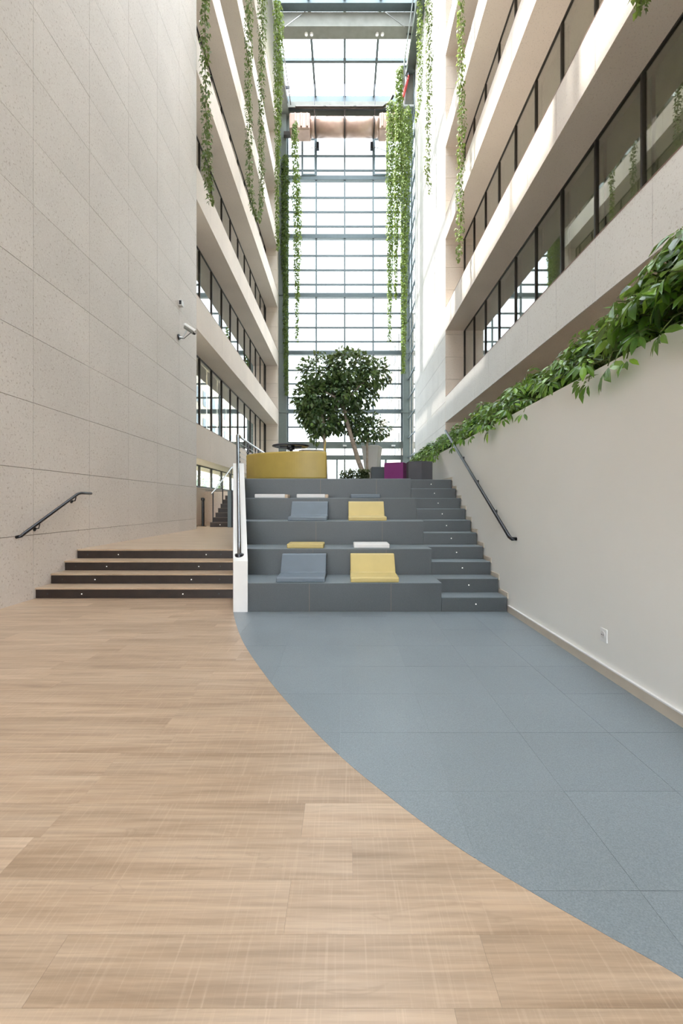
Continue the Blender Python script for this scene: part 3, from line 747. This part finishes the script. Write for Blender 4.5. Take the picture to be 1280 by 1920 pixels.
MB().lathe([(0.38, 2.535), (0.41, 2.545), (0.41, 2.56), (0.40, 2.565)], tbx, tby, 40).build('tabletop', 'tabletop', tbl)
MB().lathe([(0.28, ZP), (0.28, ZP + 0.015), (0.05, ZP + 0.03), (0.04, 2.43), (0.045, 2.47), (0.085, 2.475), (0.085, 2.534)], tbx, tby, 24).build('pedestal', 'black', tbl)
MB().box(tbx - 0.24, tbx + 0.24, tby - 0.03, tby + 0.03, 2.505, 2.534).build('support_arm', 'black', tbl)
MB().box(tbx - 0.03, tbx + 0.03, tby - 0.24, tby + 0.24, 2.505, 2.5335).build('support_arm', 'black', tbl)
t2 = thing('side_table', (-0.63, 10.2, ZP), 'small white topped table between sofa and pointed wing chair', 'table')
MB().lathe([(0.30, 2.505), (0.30, 2.53)], -0.78, 10.25, 32).build('tabletop', 'white_gloss', t2)
MB().lathe([(0.2, ZP), (0.2, ZP + 0.015), (0.03, ZP + 0.03), (0.03, 2.505)], -0.78, 10.25, 20).build('pedestal', 'chrome', t2)

def pouf(x, y, w, rot, z1, mat, n, label):
    o = thing('pouf', (x, y, ZP), label, 'pouf', 'poufs on the platform')
    r = w
    MB().lathe([(r - 0.02, ZP), (r - 0.02, ZP + 0.025)], x, y, n, rot).build('base', 'black', o)
    MB().lathe([(r, ZP + 0.026), (r, z1 - 0.02)], x, y, n, rot).build('body', mat, o, bevel=0.006)
    MB().lathe([(r, z1 - 0.0195), (r, z1)], x, y, n, rot).build('top', mat, o, bevel=0.006)
pouf(1.485, 8.72, 0.275, math.radians(30), 2.115, 'grey_pouf', 6, 'charcoal hexagonal pouf beside the white wall at the stair top')
pouf(1.08, 9.15, 0.285, math.radians(22), 2.13, 'purple', 4, 'purple cube pouf between two grey poufs')
pouf(0.80, 9.75, 0.30, math.radians(45), 2.09, 'grey_pouf2', 4, 'slate grey cube pouf beside the tall white planter')

# ------------------------------------------------------------------ plants
def fol(mb, name, mat, parent):
    o = mb.build(name, mat, parent); o['kind'] = 'stuff'; return o
def rvec(r):
    while True:
        v = Vector((r.uniform(-1, 1), r.uniform(-1, 1), r.uniform(-1, 1)))
        if 0.05 < v.length < 1: return v.normalized()

def crown(rng, lobes, n, L, mb, shell=0.55):
    vol = [a * b * c for _, (a, b, c) in lobes]; tot = sum(vol)
    for (c, rad), v in zip(lobes, vol):
        for _ in range(int(n * v / tot)):
            d = rvec(rng); k = (shell + (1 - shell) * rng.random()) ** 1.0
            p = Vector(c) + Vector((d.x * rad[0], d.y * rad[1], d.z * rad[2])) * k
            dirv = (d + Vector((0, 0, -0.55)) + rvec(rng) * 0.6)
            l = L * rng.uniform(0.7, 1.25)
            mb.leaf(p, dirv, (d + rvec(rng) * 0.5 + Vector((0, 0, 0.6))).normalized(), l, l * 0.62)

def px3(px, py, y): return Vector(((px - 646) * y / F_PX, y, CAM_H + (945 - py) * y / F_PX))

def tree(y, trunk, branches, lobes, n, L, label, rt, matl='leaf_tree', seed=1):
    rng = random.Random(seed)
    pts = [px3(a, b, y + dy) for a, b, dy in trunk]; pts[0].z = ZP + 0.13
    o = thing('tree', pts[0], label, 'tree', 'trees on the platform')
    k = len(pts)
    tr = MB().tube(pts, [rt * (1 - 0.45 * i / (k - 1)) for i in range(k)], 8).build('trunk', 'bark', o, smooth=True)
    for br in branches:
        q = [px3(a, b, y + dy) for a, b, dy in br]
        MB().tube(q, [rt * 0.5 * (1 - 0.6 * i / (len(q) - 1)) for i in range(len(q))], 6).build('branch', 'bark', tr, smooth=True)
    mb = MB()
    lb = [(px3(a, b, y + dy), (rx * y / F_PX, rz * y / F_PX * 0.95, rz * y / F_PX)) for a, b, dy, rx, rz in lobes]
    crown(rng, lb, n, L, mb); fol(mb, 'foliage', matl, o)
    return o
YT = 12.3
kb = MB(); kb.box(-1.0, 1.45, 11.45, 13.9, ZP, ZP + 0.17)
bed = thing('planter_box', (0.1, 12.3, ZP), 'low bed on the platform where the trees grow', 'planter')
for a in ((-1.0, 1.45, 11.45, 11.5), (-1.0, 1.45, 13.85, 13.9), (-1.0, -0.95, 11.5, 13.85), (1.4, 1.45, 11.5, 13.85)):
    MB().box(*a, ZP, ZP + 0.18).build('kerb', 'grey_pouf2', bed)
MB().box(-0.95, 1.4, 11.5, 13.85, ZP, ZP + 0.155).build('soil', 'soil', bed)
tree(YT, [(688, 905, 0), (672, 865, 0.05), (660, 825, 0.05), (650, 790, 0), (645, 765, 0), (646, 735, 0)],
     [[(645, 770, 0), (622, 735, 0.1), (600, 705, 0.2)], [(646, 760, 0), (672, 725, -0.1), (700, 705, -0.1)], [(646, 745, 0), (655, 700, 0.2), (640, 680, 0.2)], [(645, 768, 0), (628, 745, -0.3), (610, 735, -0.5)]],
     [(605, 700, 0, 48, 34), (655, 690, 0.2, 52, 35), (698, 700, 0, 34, 30), (645, 730, -0.2, 55, 30), (610, 738, 0.1, 48, 28), (670, 745, 0.1, 42, 24), (650, 668, 0.3, 26, 16), (640, 780, 0.3, 40, 34), (668, 790, 0.4, 26, 26)],
     3700, 0.155, 'tall leaning tree with the widest crown and pale trunk on the platform', 0.075, seed=3)
tree(YT - 0.35, [(611, 905, 0), (610, 865, 0), (608, 830, 0), (606, 795, 0), (603, 765, 0)],
     [[(607, 805, 0), (592, 780, 0), (580, 760, 0)], [(606, 798, 0), (622, 775, 0.1), (632, 760, 0.1)]],
     [(582, 750, 0, 34, 30), (597, 785, 0, 33, 32), (583, 775, 0.1, 26, 26), (592, 815, 0, 13, 15), (615, 790, 0.2, 28, 24), (572, 740, 0, 22, 20)],
     1500, 0.15, 'slim tree with a straight reddish trunk behind the mustard sofa', 0.05, seed=5)
tree(YT + 0.25, [(689, 905, 0), (688, 870, 0), (688, 835, 0), (689, 812, 0)],
     [[(688, 838, 0), (675, 818, 0), (666, 808, 0)], [(688, 832, 0), (704, 812, 0), (716, 803, 0)]],
     [(690, 805, 0, 34, 26), (712, 805, 0, 22, 20), (672, 812, 0, 20, 20), (692, 785, 0, 24, 14)],
     900, 0.10, 'small round crowned tree standing before the tall white planter', 0.04, 'leaf_tree', seed=8)
# low planting in the bed
for i, (px, w, hh) in enumerate(((650, 12, 7), (668, 14, 8), (683, 9, 9))):
    rng = random.Random(40 + i); c = px3(px, 897, 11.75); c.z = ZP + 0.156
    o = thing('ground_cover_plant', c, 'low silvery green plant in the bed under the trees', 'plant', 'low plants in the tree bed')
    mb = MB(); mb2 = MB()
    for _ in range(300):
        a = rng.uniform(0, 6.283); rr = w * 11.75 / F_PX * math.sqrt(rng.random()); zz = rng.uniform(0.02, 0.22 + hh * 0.010)
        p = Vector((c.x + rr * math.cos(a) * 1.2, c.y + rr * math.sin(a), c.z + zz))
        mb.leaf(p, rvec(rng) + Vector((0, 0, 0.3)), Vector((0, 0, 1)), 0.085, 0.05)
    for _ in range(14):
        a = rng.uniform(0, 6.283); rr = 0.12 * rng.random()
        mb2.tube([c, c + Vector((rr * math.cos(a), rr * math.sin(a), 0.25))], 0.006, 4)
    fol(mb, 'foliage', 'leaf_pale', o); mb2.build('stems', 'stem', o)
# tall white planter
pl = px3(697, 890, 13.5)
o = thing('tall_planter', (pl.x, pl.y, ZP + 0.156), 'tall tapered white planter behind the small tree', 'planter')
MB().lathe([(0.21, ZP + 0.157), (0.375, 3.04), (0.355, 3.06), (0.34, 3.0)], pl.x, pl.y, 4, math.radians(28)).build('pot', 'white_gloss', o, bevel=0.01)
MB().lathe([(0.33, 2.98), (0.33, 3.0)], pl.x, pl.y, 4, math.radians(28)).build('soil', 'soil', o)

# umbrella plants along the planter
RAIL_A, RAIL_B = Vector((XW - 0.075, 4.97, 0.905)), Vector((XW - 0.075, 8.12, 2.64))
def clear(p):
    """False inside the white wall, below the soil, or against the stair handrail (world point)"""
    if p.z < 2.326 and p.x > XW - 0.006 and (p.x < XW + 0.146 or p.z < 2.165): return False
    d = RAIL_B - RAIL_A; u = max(0.0, min(1.0, (p - RAIL_A).dot(d) / d.length_squared))
    return (p - RAIL_A - d * u).length > 0.035
def schef(rng, hgt, rad, nl, LL, o):
    """umbrella plant rooted behind the wall; o = plant origin on wall top level; meshes in local space"""
    mb, ms = MB(), MB(); xw = XW - o.x      # wall face seen from the plant
    made = 0
    for _ in range(nl * 3):
        if made >= nl: break
        a = rng.uniform(0, 2 * math.pi)
        el = 0.1 + 1.35 * rng.random()
        rr = rad * math.cos(el) * (0.7 + 0.4 * rng.random()); zz = 0.06 + hgt * math.sin(el) * (0.5 + 0.5 * rng.random())
        hang = math.cos(a) < -0.35 and rng.random() < 0.07
        tip = Vector((rr * math.cos(a), rr * math.sin(a), zz))
        base = Vector((rr * 0.2 * math.cos(a), rr * 0.2 * math.sin(a), max(0.05, zz * 0.35)))
        if hang:                             # leaf stalk arches over the coping and hangs in front of the wall
            tip = Vector((xw - rng.uniform(0.05, 0.10), rad * math.sin(a), rng.uniform(-0.09, 0.08)))
            path = [base, Vector((xw + 0.07, tip.y * 0.85, rng.uniform(0.06, 0.11))), Vector((xw - 0.03, tip.y * 0.95, max(0.05, tip.z + 0.03))), tip]
        else:
            mid = base.lerp(tip, 0.6); mid.z = max(mid.z, 0.10) + 0.05; path = [base, mid, tip]
        if not all(clear(o + path[i].lerp(path[i + 1], u)) for i in range(len(path) - 1) for u in (0, 0.25, 0.5, 0.75, 1)): continue
        ax = Vector((math.cos(a), math.sin(a), 0)) * 0.45 + Vector((0, 0, 0.6)) + rvec(rng) * 0.35; ax.normalize()
        e1 = ax.orthogonal().normalized(); e2 = ax.cross(e1); k = rng.choice((6, 7, 7, 8)); l0 = LL * rng.uniform(0.75, 1.2); ph = rng.random()
        kept = 0
        for j in range(k):
            b = 2 * math.pi * (j + ph) / k
            dv = e1 * math.cos(b) + e2 * math.sin(b) - ax * 0.18 + Vector((0, 0, -0.12))
            if hang: dv += Vector((-0.3, 0, -0.5))
            l = l0 * rng.uniform(0.8, 1.1); nv, nf = len(mb.v), len(mb.f)
            mb.leaflet(tip + dv * 0.012, dv, ax, l * 1.08, l * 0.36)
            q = [Vector(v) for v in mb.v[nv:]]
            pts = q + [(x + y) * 0.5 for x, y in zip(q[:-1], q[1:])] + [(q[i] + q[i + 3]) * 0.5 for i in (2, 3, 4)]
            if not all(clear(o + v) for v in pts): del mb.v[nv:]; del mb.f[nf:]
            else: kept += 1
        if kept: ms.tube(path, 0.0045, 4, False); made += 1
    for i in range(6):
        a = rng.uniform(0, 6.28); ms.tube([(0.05, 0, -0.175), (0.05 + 0.05 * math.cos(a), 0.05 * math.sin(a), 0.1), (0.05 + rad * 0.4 * math.cos(a), rad * 0.4 * math.sin(a), hgt * 0.6)], 0.009, 5, False)
    return mb, ms
FORMS = ((0.70, 0.50, 125, 0.16), (0.52, 0.46, 110, 0.135), (0.60, 0.44, 110, 0.14), (0.46, 0.45, 100, 0.125))
spots = [(1.8, 0, 1.12), (2.3, 0, 1.12), (2.72, 0, 1.08), (3.12, 2, 0.95), (3.75, 2, 0.92), (4.2, 1, 0.98), (4.62, 1, 0.8), (5.35, 2, 0.92), (5.8, 1, 0.98), (6.3, 3, 0.85), (7.1, 2, 0.9), (7.6, 3, 0.95),
         (8.3, 1, 0.95), (8.9, 3, 0.85), (9.7, 2, 0.85), (10.4, 3, 1.0), (11.2, 1, 0.9), (12.0, 3, 1.0), (12.8, 1, 0.9), (13.7, 3, 0.9)]
ordn = {0: 'bushy', 1: 'spreading', 2: 'upright', 3: 'low trailing'}
for i, (yv, vi, sc) in enumerate(spots):
    cardinal = ('first', 'second', 'third', 'fourth', 'fifth', 'sixth', 'seventh', 'eighth', 'ninth', 'tenth')
    kst = int((yv - Y0) / t)
    if 3.0 < yv < 3.4: where = 'above the power socket'
    elif yv < Y0: where = 'over the blue grey carpet'
    else: where = 'beside the %s grey step' % cardinal[kst] if kst < 10 else 'beside the lounge platform'
    po = Vector((2.29 + R.uniform(-0.03, 0.05), yv, 2.32))
    o = thing('umbrella_plant', po, '%s green umbrella plant on the white wall %s' % (ordn[vi], where), 'plant', '%s umbrella plants %s' % (ordn[vi], where))
    hh, rr, nn, LL = FORMS[vi]
    for nm, mb, mt in zip(('foliage', 'stems'), schef(random.Random(70 + i), hh * sc, rr * sc, nn, LL * sc, po), ('leaf_schef', 'stem')):
        c = mb.build(nm, mt, o); c.location = (0, 0, 0); c['kind'] = 'stuff'

# hanging ivy
def ivy(path, widths, dens, label, L=0.085, mat='leaf_ivy', seed=0, group='ivy hanging in the atrium'):
    """path: list of (px,py,y): points given along the strand from its top; widths in metres"""
    rng = random.Random(seed); pts = path
    o = thing('ivy_vine', pts[0], label, 'ivy', group)
    mb = MB(); n = len(pts)
    fine = []
    for i in range(n - 1):
        seg = (pts[i + 1] - pts[i]).length; k = max(2, int(seg / 0.25))
        for j in range(k):
            u = j / k; p = pts[i].lerp(pts[i + 1], u); w = widths[i] * (1 - u) + widths[i + 1] * u
            fine.append((p + Vector((rng.uniform(-1, 1), rng.uniform(-1, 1), 0)) * 0.02, w, seg / k))
    fine.append((pts[-1], widths[-1], 0.1))
    for (p, w, sl), (q, w2, _) in zip(fine[:-1], fine[1:]):
        lam = dens * sl * (0.5 + w / 0.13); cnt = int(lam) + (1 if rng.random() < lam % 1 else 0)
        for _ in range(cnt):
            u = rng.random(); a = rng.uniform(0, 6.283); rr = w * 0.5 * math.sqrt(rng.random())
            c = p.lerp(q, u) + Vector((rr * math.cos(a), rr * math.sin(a) * 0.8, 0))
            dv = Vector((math.cos(a), math.sin(a), -1.1)) + rvec(rng) * 0.7
            l = L * rng.uniform(0.7, 1.3); mb.leaf(c, dv, Vector((math.cos(a), math.sin(a) - 0.4, 0.6)) + rvec(rng) * 0.4, l, l * 0.8)
    fol(mb, 'foliage', mat, o)
    MB().tube([f[0] for f in fine], 0.009, 4).build('stem', 'stem', o)
def strand(samples): return [px3(a, b, yv) for a, b, yv in samples]
def W(x, y, z): return (646 + x * F_PX / y, 945 - (z - CAM_H) * F_PX / y, y)     # a world point written like the other samples
IV = [
 ([W(-4.24, 12.6, 18.28), W(-4.10, 12.6, 18.34), W(-3.98, 12.5, 18.1), (385, -120, 12.45), (385, 0, 12.45), (384, 130, 12.45), (386, 230, 12.45), (388, 310, 12.45), (396, 383, 12.45)], [.08, .08, .12, .2, .2, .24, .24, .30, .10], 46, 'ivy strand in front of the parapets beside the blank stone wall', .10, 'leaf_ivy_dark'),
 ([W(-4.24, 17.7, 21.95), W(-4.08, 17.7, 22.0), W(-3.92, 17.6, 21.8), (467, 0, 17.6), (466, 130, 17.6), (467, 330, 17.6), (473, 388, 17.6), (484, 412, 18.6)], [.08, .08, .15, .3, .28, .26, .2, .1], 44, 'thin ivy strand whose end loops over to meet its neighbour', .095, 'leaf_ivy_dark'),
 ([W(-4.24, 20.3, 25.62), W(-4.08, 20.3, 25.66), W(-3.92, 20.3, 25.45), (492, -12, 20.3), (492, 30, 20.3), (491, 90, 20.3), (489, 220, 20.3), (491, 370, 20.3), (486, 414, 19.6)], [.08, .08, .2, .45, .45, .32, .26, .24, .1], 44, 'ivy strand bushy at its top above the looped pair', .095, 'leaf_ivy_dark'),
 ([W(-3.32, 20.9, 25.84), (520, 8, 20.9), (522, 40, 20.9), (522, 150, 20.9), (521, 210, 20.9), (520, 300, 20.9), (519, 380, 20.9), (521, 468, 20.9)], [.10, .34, .38, .36, .24, .15, .12, .08], 78, 'bushy topped ivy strand hanging from the slim roof pipes', .08, 'leaf_ivy'),
 ([(535, 290, 27.84), (535, 296, 27.6), (535, 330, 27.58), (534, 480, 27.58), (535, 520, 27.6), (537, 740, 27.62)], [.2, .34, .40, .38, .25, .15], 70, 'dense ivy strand covering a steel column of the end wall', .10, 'leaf_ivy_dark'),
 ([(553, 226, 26.68), (553, 238, 26.42), (553, 300, 26.36), (556, 370, 26.36), (558, 430, 26.36), (556, 500, 26.36), (557, 560, 26.36), (556, 640, 26.36)], [.12, .28, .34, .45, .42, .3, .15, .08], 52, 'ivy strand hanging free before the end wall next to the ivy covered column', .10, 'leaf_ivy'),
 ([W(2.76, 26.39, 25.555), (733, 192, 26.1), (734, 220, 26.0), (733, 330, 26.0), (732, 420, 26.0), (731, 480, 26.0), (730, 640, 26.0)], [.12, .4, .52, .45, .4, .28, .08], 60, 'ivy strand hanging from the bronze pipe before the copper duct end', .10, 'leaf_ivy'),
 ([(752, 122, 25.18), (748, 134, 24.5), (748, 180, 24.2), (749, 260, 24.2), (745, 330, 24.2), (743, 420, 24.2), (741, 560, 24.2)], [.1, .3, .34, .40, .3, .15, .06], 70, 'ivy strand falling from beside the red strap', .10, 'leaf_ivy'),
 ([(765, 198, 25.2), (763, 210, 25.0), (762, 260, 24.9), (759, 330, 24.9), (758, 440, 24.9), (757, 560, 24.9), (756, 700, 24.9)], [.12, .46, .58, .52, .36, .25, .1], 62, 'long dense ivy strand in front of the steel column beside the sunlit stone', .10, 'leaf_ivy'),
 ([W(3.66, 21.3, 26.11), (787, 10, 21.3), (787, 60, 21.3), (787, 130, 21.3), (785, 190, 21.3), (780, 226, 21.3)], [.12, .28, .3, .26, .2, .08], 46, 'short ivy strand beside the far edge of the sunlit stone wall', .095, 'leaf_ivy'),
 ([W(3.70, 19.2, 26.11), (803, 0, 19.2), (804, 150, 19.2), (802, 260, 19.2), (801, 320, 19.2), (807, 364, 19.2)], [.2, .3, .26, .22, .24, .08], 46, 'ivy strand hanging in front of the middle of the sunlit stone wall', .095, 'leaf_ivy_dark'),
 ([W(4.04, 13.9, 20.08), W(3.90, 13.9, 20.12), W(3.76, 13.9, 19.85), (863, -100, 13.9), (863, 0, 13.9), (864, 120, 13.9), (866, 230, 13.9), (862, 330, 13.9), (863, 420, 13.9), (859, 490, 13.9)], [.08, .08, .12, .2, .2, .22, .24, .22, .24, .1], 44, 'ivy strand in front of the sunlit parapets above the leafy planter', .09, 'leaf_ivy'),
 ([W(4.04, 5.45, 9.13), W(3.90, 5.45, 9.16), W(3.76, 5.42, 8.9), (1196, -90, 5.4), (1200, -30, 5.4), (1201, 18, 5.4)], [.08, .08, .12, .25, .22, .1], 70, 'short ivy tip hanging from the second parapet near the office windows', .08, 'leaf_ivy'),
]
for i, (sm_, w, dn, lab, L, mt) in enumerate(IV):
    far = 3 <= i <= 8
    ivy(strand(sm_), [q * (1.25 if far else 1.0) for q in w], dn, lab, L * (1.25 if far else 1.0), mt, seed=100 + i)

# ------------------------------------------------------------------ high level services
du = thing('air_duct', (0, 27.2, 24.3), 'pale copper air duct spanning under the glass roof', 'duct')
zc = CAM_H + (945 - 239) * 27.2 / F_PX; rdu = 0.53
for a, b in ((-2.1, -1.82), (-1.78, -0.02), (0.02, 1.78), (1.82, 2.1)):
    MB().tube([(a, 27.2, zc), (b, 27.2, zc)], rdu, 24).build('barrel', 'copper', du, smooth=True)
for q in (-1.8, 0.0, 1.8): MB().tube([(q - 0.03, 27.2, zc), (q + 0.03, 27.2, zc)], rdu + 0.03, 24).build('collar', 'bronze', du)
for s_ in (-1, 1):
    MB().box(s_ * 2.75 - 0.64, s_ * 2.75 + 0.64, 26.7, 27.7, zc - 0.5, zc + 0.5).build('end_box', 'copper', du, bevel=0.08)
    for q in range(3): MB().box(s_ * (2.3 + 0.36 * q) - 0.06, s_ * (2.3 + 0.36 * q) + 0.06, 26.6, 26.7, zc - 0.42, zc + 0.42).build('rib', 'copper', du, bevel=0.03)
MB().tube([(-3.0, 26.6, zc + 0.72), (2.3, 26.6, zc + 0.72), (2.75, 26.4, zc + 0.85), (2.9, 26.1, zc + 1.0)], 0.075, 8).build('pipe', 'bronze', du, smooth=True)
for q in (-1.84, 0, 1.84):      # rods up to the rafters, straps down to the duct collars
    MB().tube([(q, 26.6, zc + 0.72), (q, 26.6, 26.9)], 0.025, 5).build('hanger', 'steel', du)
    MB().tube([(q, 26.6, zc + 0.72), (q, 26.95, zc + 0.50)], 0.025, 5).build('hanger_strap', 'steel', du)
for q in (-0.95, 0.95): MB().tube([(q, 26.6, zc + 0.72), (q, 27.47, 26.38)], 0.025, 5).build('hanger', 'steel', du)
for s_ in (-1, 1): MB().box(min(s_ * 3.3, s_ * 3.85), max(s_ * 3.3, s_ * 3.85), 27.6, 27.86, zc - 0.12, zc + 0.12).build('wall_bracket', 'bronze', du)
for s_, lab in ((-1, 'pair of slim steel pipes along the roof edge above the bushy ivy'), (1, 'pair of slim steel pipes along the roof edge above the red strap')):
    o = thing('roof_pipes', (s_ * 3.45, 20, 25.9), lab, 'pipe')
    for k in range(2):
        xx = s_ * (3.52 - 0.2 * k)
        MB().tube([(xx, 10, 25.95 - 0.1 * k), (xx, 26.9, 25.95 - 0.1 * k)], 0.035, 6).build('pipe', 'chrome', o)
    for yv in (11, 15, 19, 23, 26): MB().box(s_ * 3.42 - 0.16, s_ * 3.42 + 0.16, yv - 0.03, yv + 0.03, 25.96, 26.12).build('clamp', 'steel', o)
mf = thing('maintenance_frame', (3.5, 24.9, 23.5), 'grey steel access frame under the roof edge holding a red strap', 'frame')
pA, pB = px3(757, 120, 25.2), px3(778, 120, 25.2)
for q, (a, b, c, d) in enumerate(((752, 122, 778, 122), (757, 198, 779, 198), (763, 122, 757, 198), (777, 122, 777, 198), (770, 60, 763, 130), (776, 60, 772, 130))):
    MB().tube([px3(a, b, 25.2), px3(c, d, 25.2)], 0.05, 6).build('bar', 'chrome', mf)
MB().box(3.35, 3.95, 25.25, 25.7, px3(0, 190, 25.3).z, px3(0, 125, 25.3).z).build('cabinet', 'concrete', mf)
o = thing('red_strap', px3(760, 160, 25.0), 'red strap hanging from the grey access frame', 'strap')
MB().tube([px3(766, 140, 25.1), px3(764, 150, 25.05), px3(759, 168, 25.0), px3(755, 183, 25.0)], [0.05, 0.075, 0.085, 0.075], 6).build('webbing', 'red', o)
MB().tube([px3(766, 137, 25.1), px3(766, 142, 25.1)], 0.07, 8).build('hook', 'steel', o)
for s_ in (-1, 1):
    o = tag(MB().tube([px3(646 + s_ * 72, 20, 22.62), px3(646 + s_ * 112, 50, 22.62)], 0.015, 5).build('stay_cable', 'chrome'), 'thin steel stay cable slanting below the grey roof beam', 'cable', 'stay cables at the roof beam')

# ------------------------------------------------------------------ small wall fittings
cc = Vector((XL, 11.05, 5.50))
o = thing('security_camera', cc, 'grey bullet security camera on a bracket on the stone wall', 'camera')
MB().tube([cc, cc + Vector((0.03, 0, 0))], 0.07, 14).build('base_plate', 'steel', o)
MB().tube([cc + Vector((0.02, 0, 0)), cc + Vector((0.10, 0.02, 0.0)), cc + Vector((0.17, 0.03, 0.12)), cc + Vector((0.22, 0.03, 0.24))], 0.018, 8).build('bracket', 'chrome', o)
bd = Vector((0.75, -0.35, -0.55)).normalized(); c0 = cc + Vector((0.16, 0.05, 0.27)); c1 = c0 + bd * 0.36
bo = MB().tube([c0, c1], 0.052, 14).build('body', 'concrete', o)
MB().tube([c0 + Vector((0, 0, 0.05)) - bd * 0.03, c1 + Vector((0, 0, 0.05)) + bd * 0.05], 0.045, 8).build('sun_shield', 'white_gloss', bo)
MB().tube([c1, c1 + bd * 0.012], 0.035, 12).build('lens', 'black', bo)
MB().tube([cc + Vector((0.03, 0, -0.03)), cc + Vector((0.14, 0, -0.04)), c0 + bd * 0.22 + Vector((0, 0, -0.05))], 0.009, 6).build('cable', 'steel', o)
sc_ = Vector((XL, 11.1, 6.38))
o = thing('motion_sensor', sc_, 'small white sensor box on the stone wall above the security camera', 'sensor')
MB().box(XL, XL + 0.09, 11.04, 11.18, 6.30, 6.44).build('housing', 'white_gloss', o, bevel=0.01)
MB().box(XL + 0.02, XL + 0.08, 11.034, 11.039, 6.32, 6.42).build('lens', 'steel', o)
zo, yo = 0.297, 3.278
o = thing('wall_socket', (XW, yo, zo), 'white power socket low on the white wall', 'socket')
pt = MB().box(XW - 0.010, XW - 0.0005, yo - 0.041, yo + 0.041, zo - 0.05, zo + 0.05).build('plate', 'white_gloss', o, bevel=0.003)
rg_ = MB().tube([(XW - 0.016, yo, zo + 0.004), (XW - 0.0102, yo, zo + 0.004)], 0.026, 20).build('insert', 'white_pad', o)
for dy in (-0.009, 0.009): MB().tube([(XW - 0.0175, yo + dy, zo + 0.004), (XW - 0.0161, yo + dy, zo + 0.004)], 0.004, 8).build('pin_hole', 'black', rg_)

# ------------------------------------------------------------------ outside
ob = thing('neighbour_building', (10, 40, -0.25), 'pale beige building seen through the glazed end wall', 'building')
MB().box(4.6, 20, 36, 60, -0.25, 17).build('wall', 'outside_wall', ob)
for r in range(5):
    for c in range(8): MB().box(4.55, 4.599, 37 + c * 2.6, 38.6 + c * 2.6, 3 + r * 2.8, 4.5 + r * 2.8).build('window', 'outside_window', ob)
rng = random.Random(9)
for i in range(7):
    c = Vector((-8.3 + rng.uniform(-0.4, 0.4), 13.5 + 3.3 * i, -0.25))
    o = thing('garden_shrub', c, 'green garden shrub outside the low strip window', 'shrub', 'shrubs outside the strip window')
    mb = MB(); crown(rng, [(c + Vector((0, 0, 1.6)), (1.0, 1.35, 1.5)), (c + Vector((0.2, 0.3, 2.4)), (0.7, 0.9, 0.8))], 700, 0.24, mb, 0.5); fol(mb, 'foliage', 'leaf_ivy', o)
    MB().tube([c, c + Vector((0, 0, 1.6))], 0.06, 6).build('stem', 'bark', o)
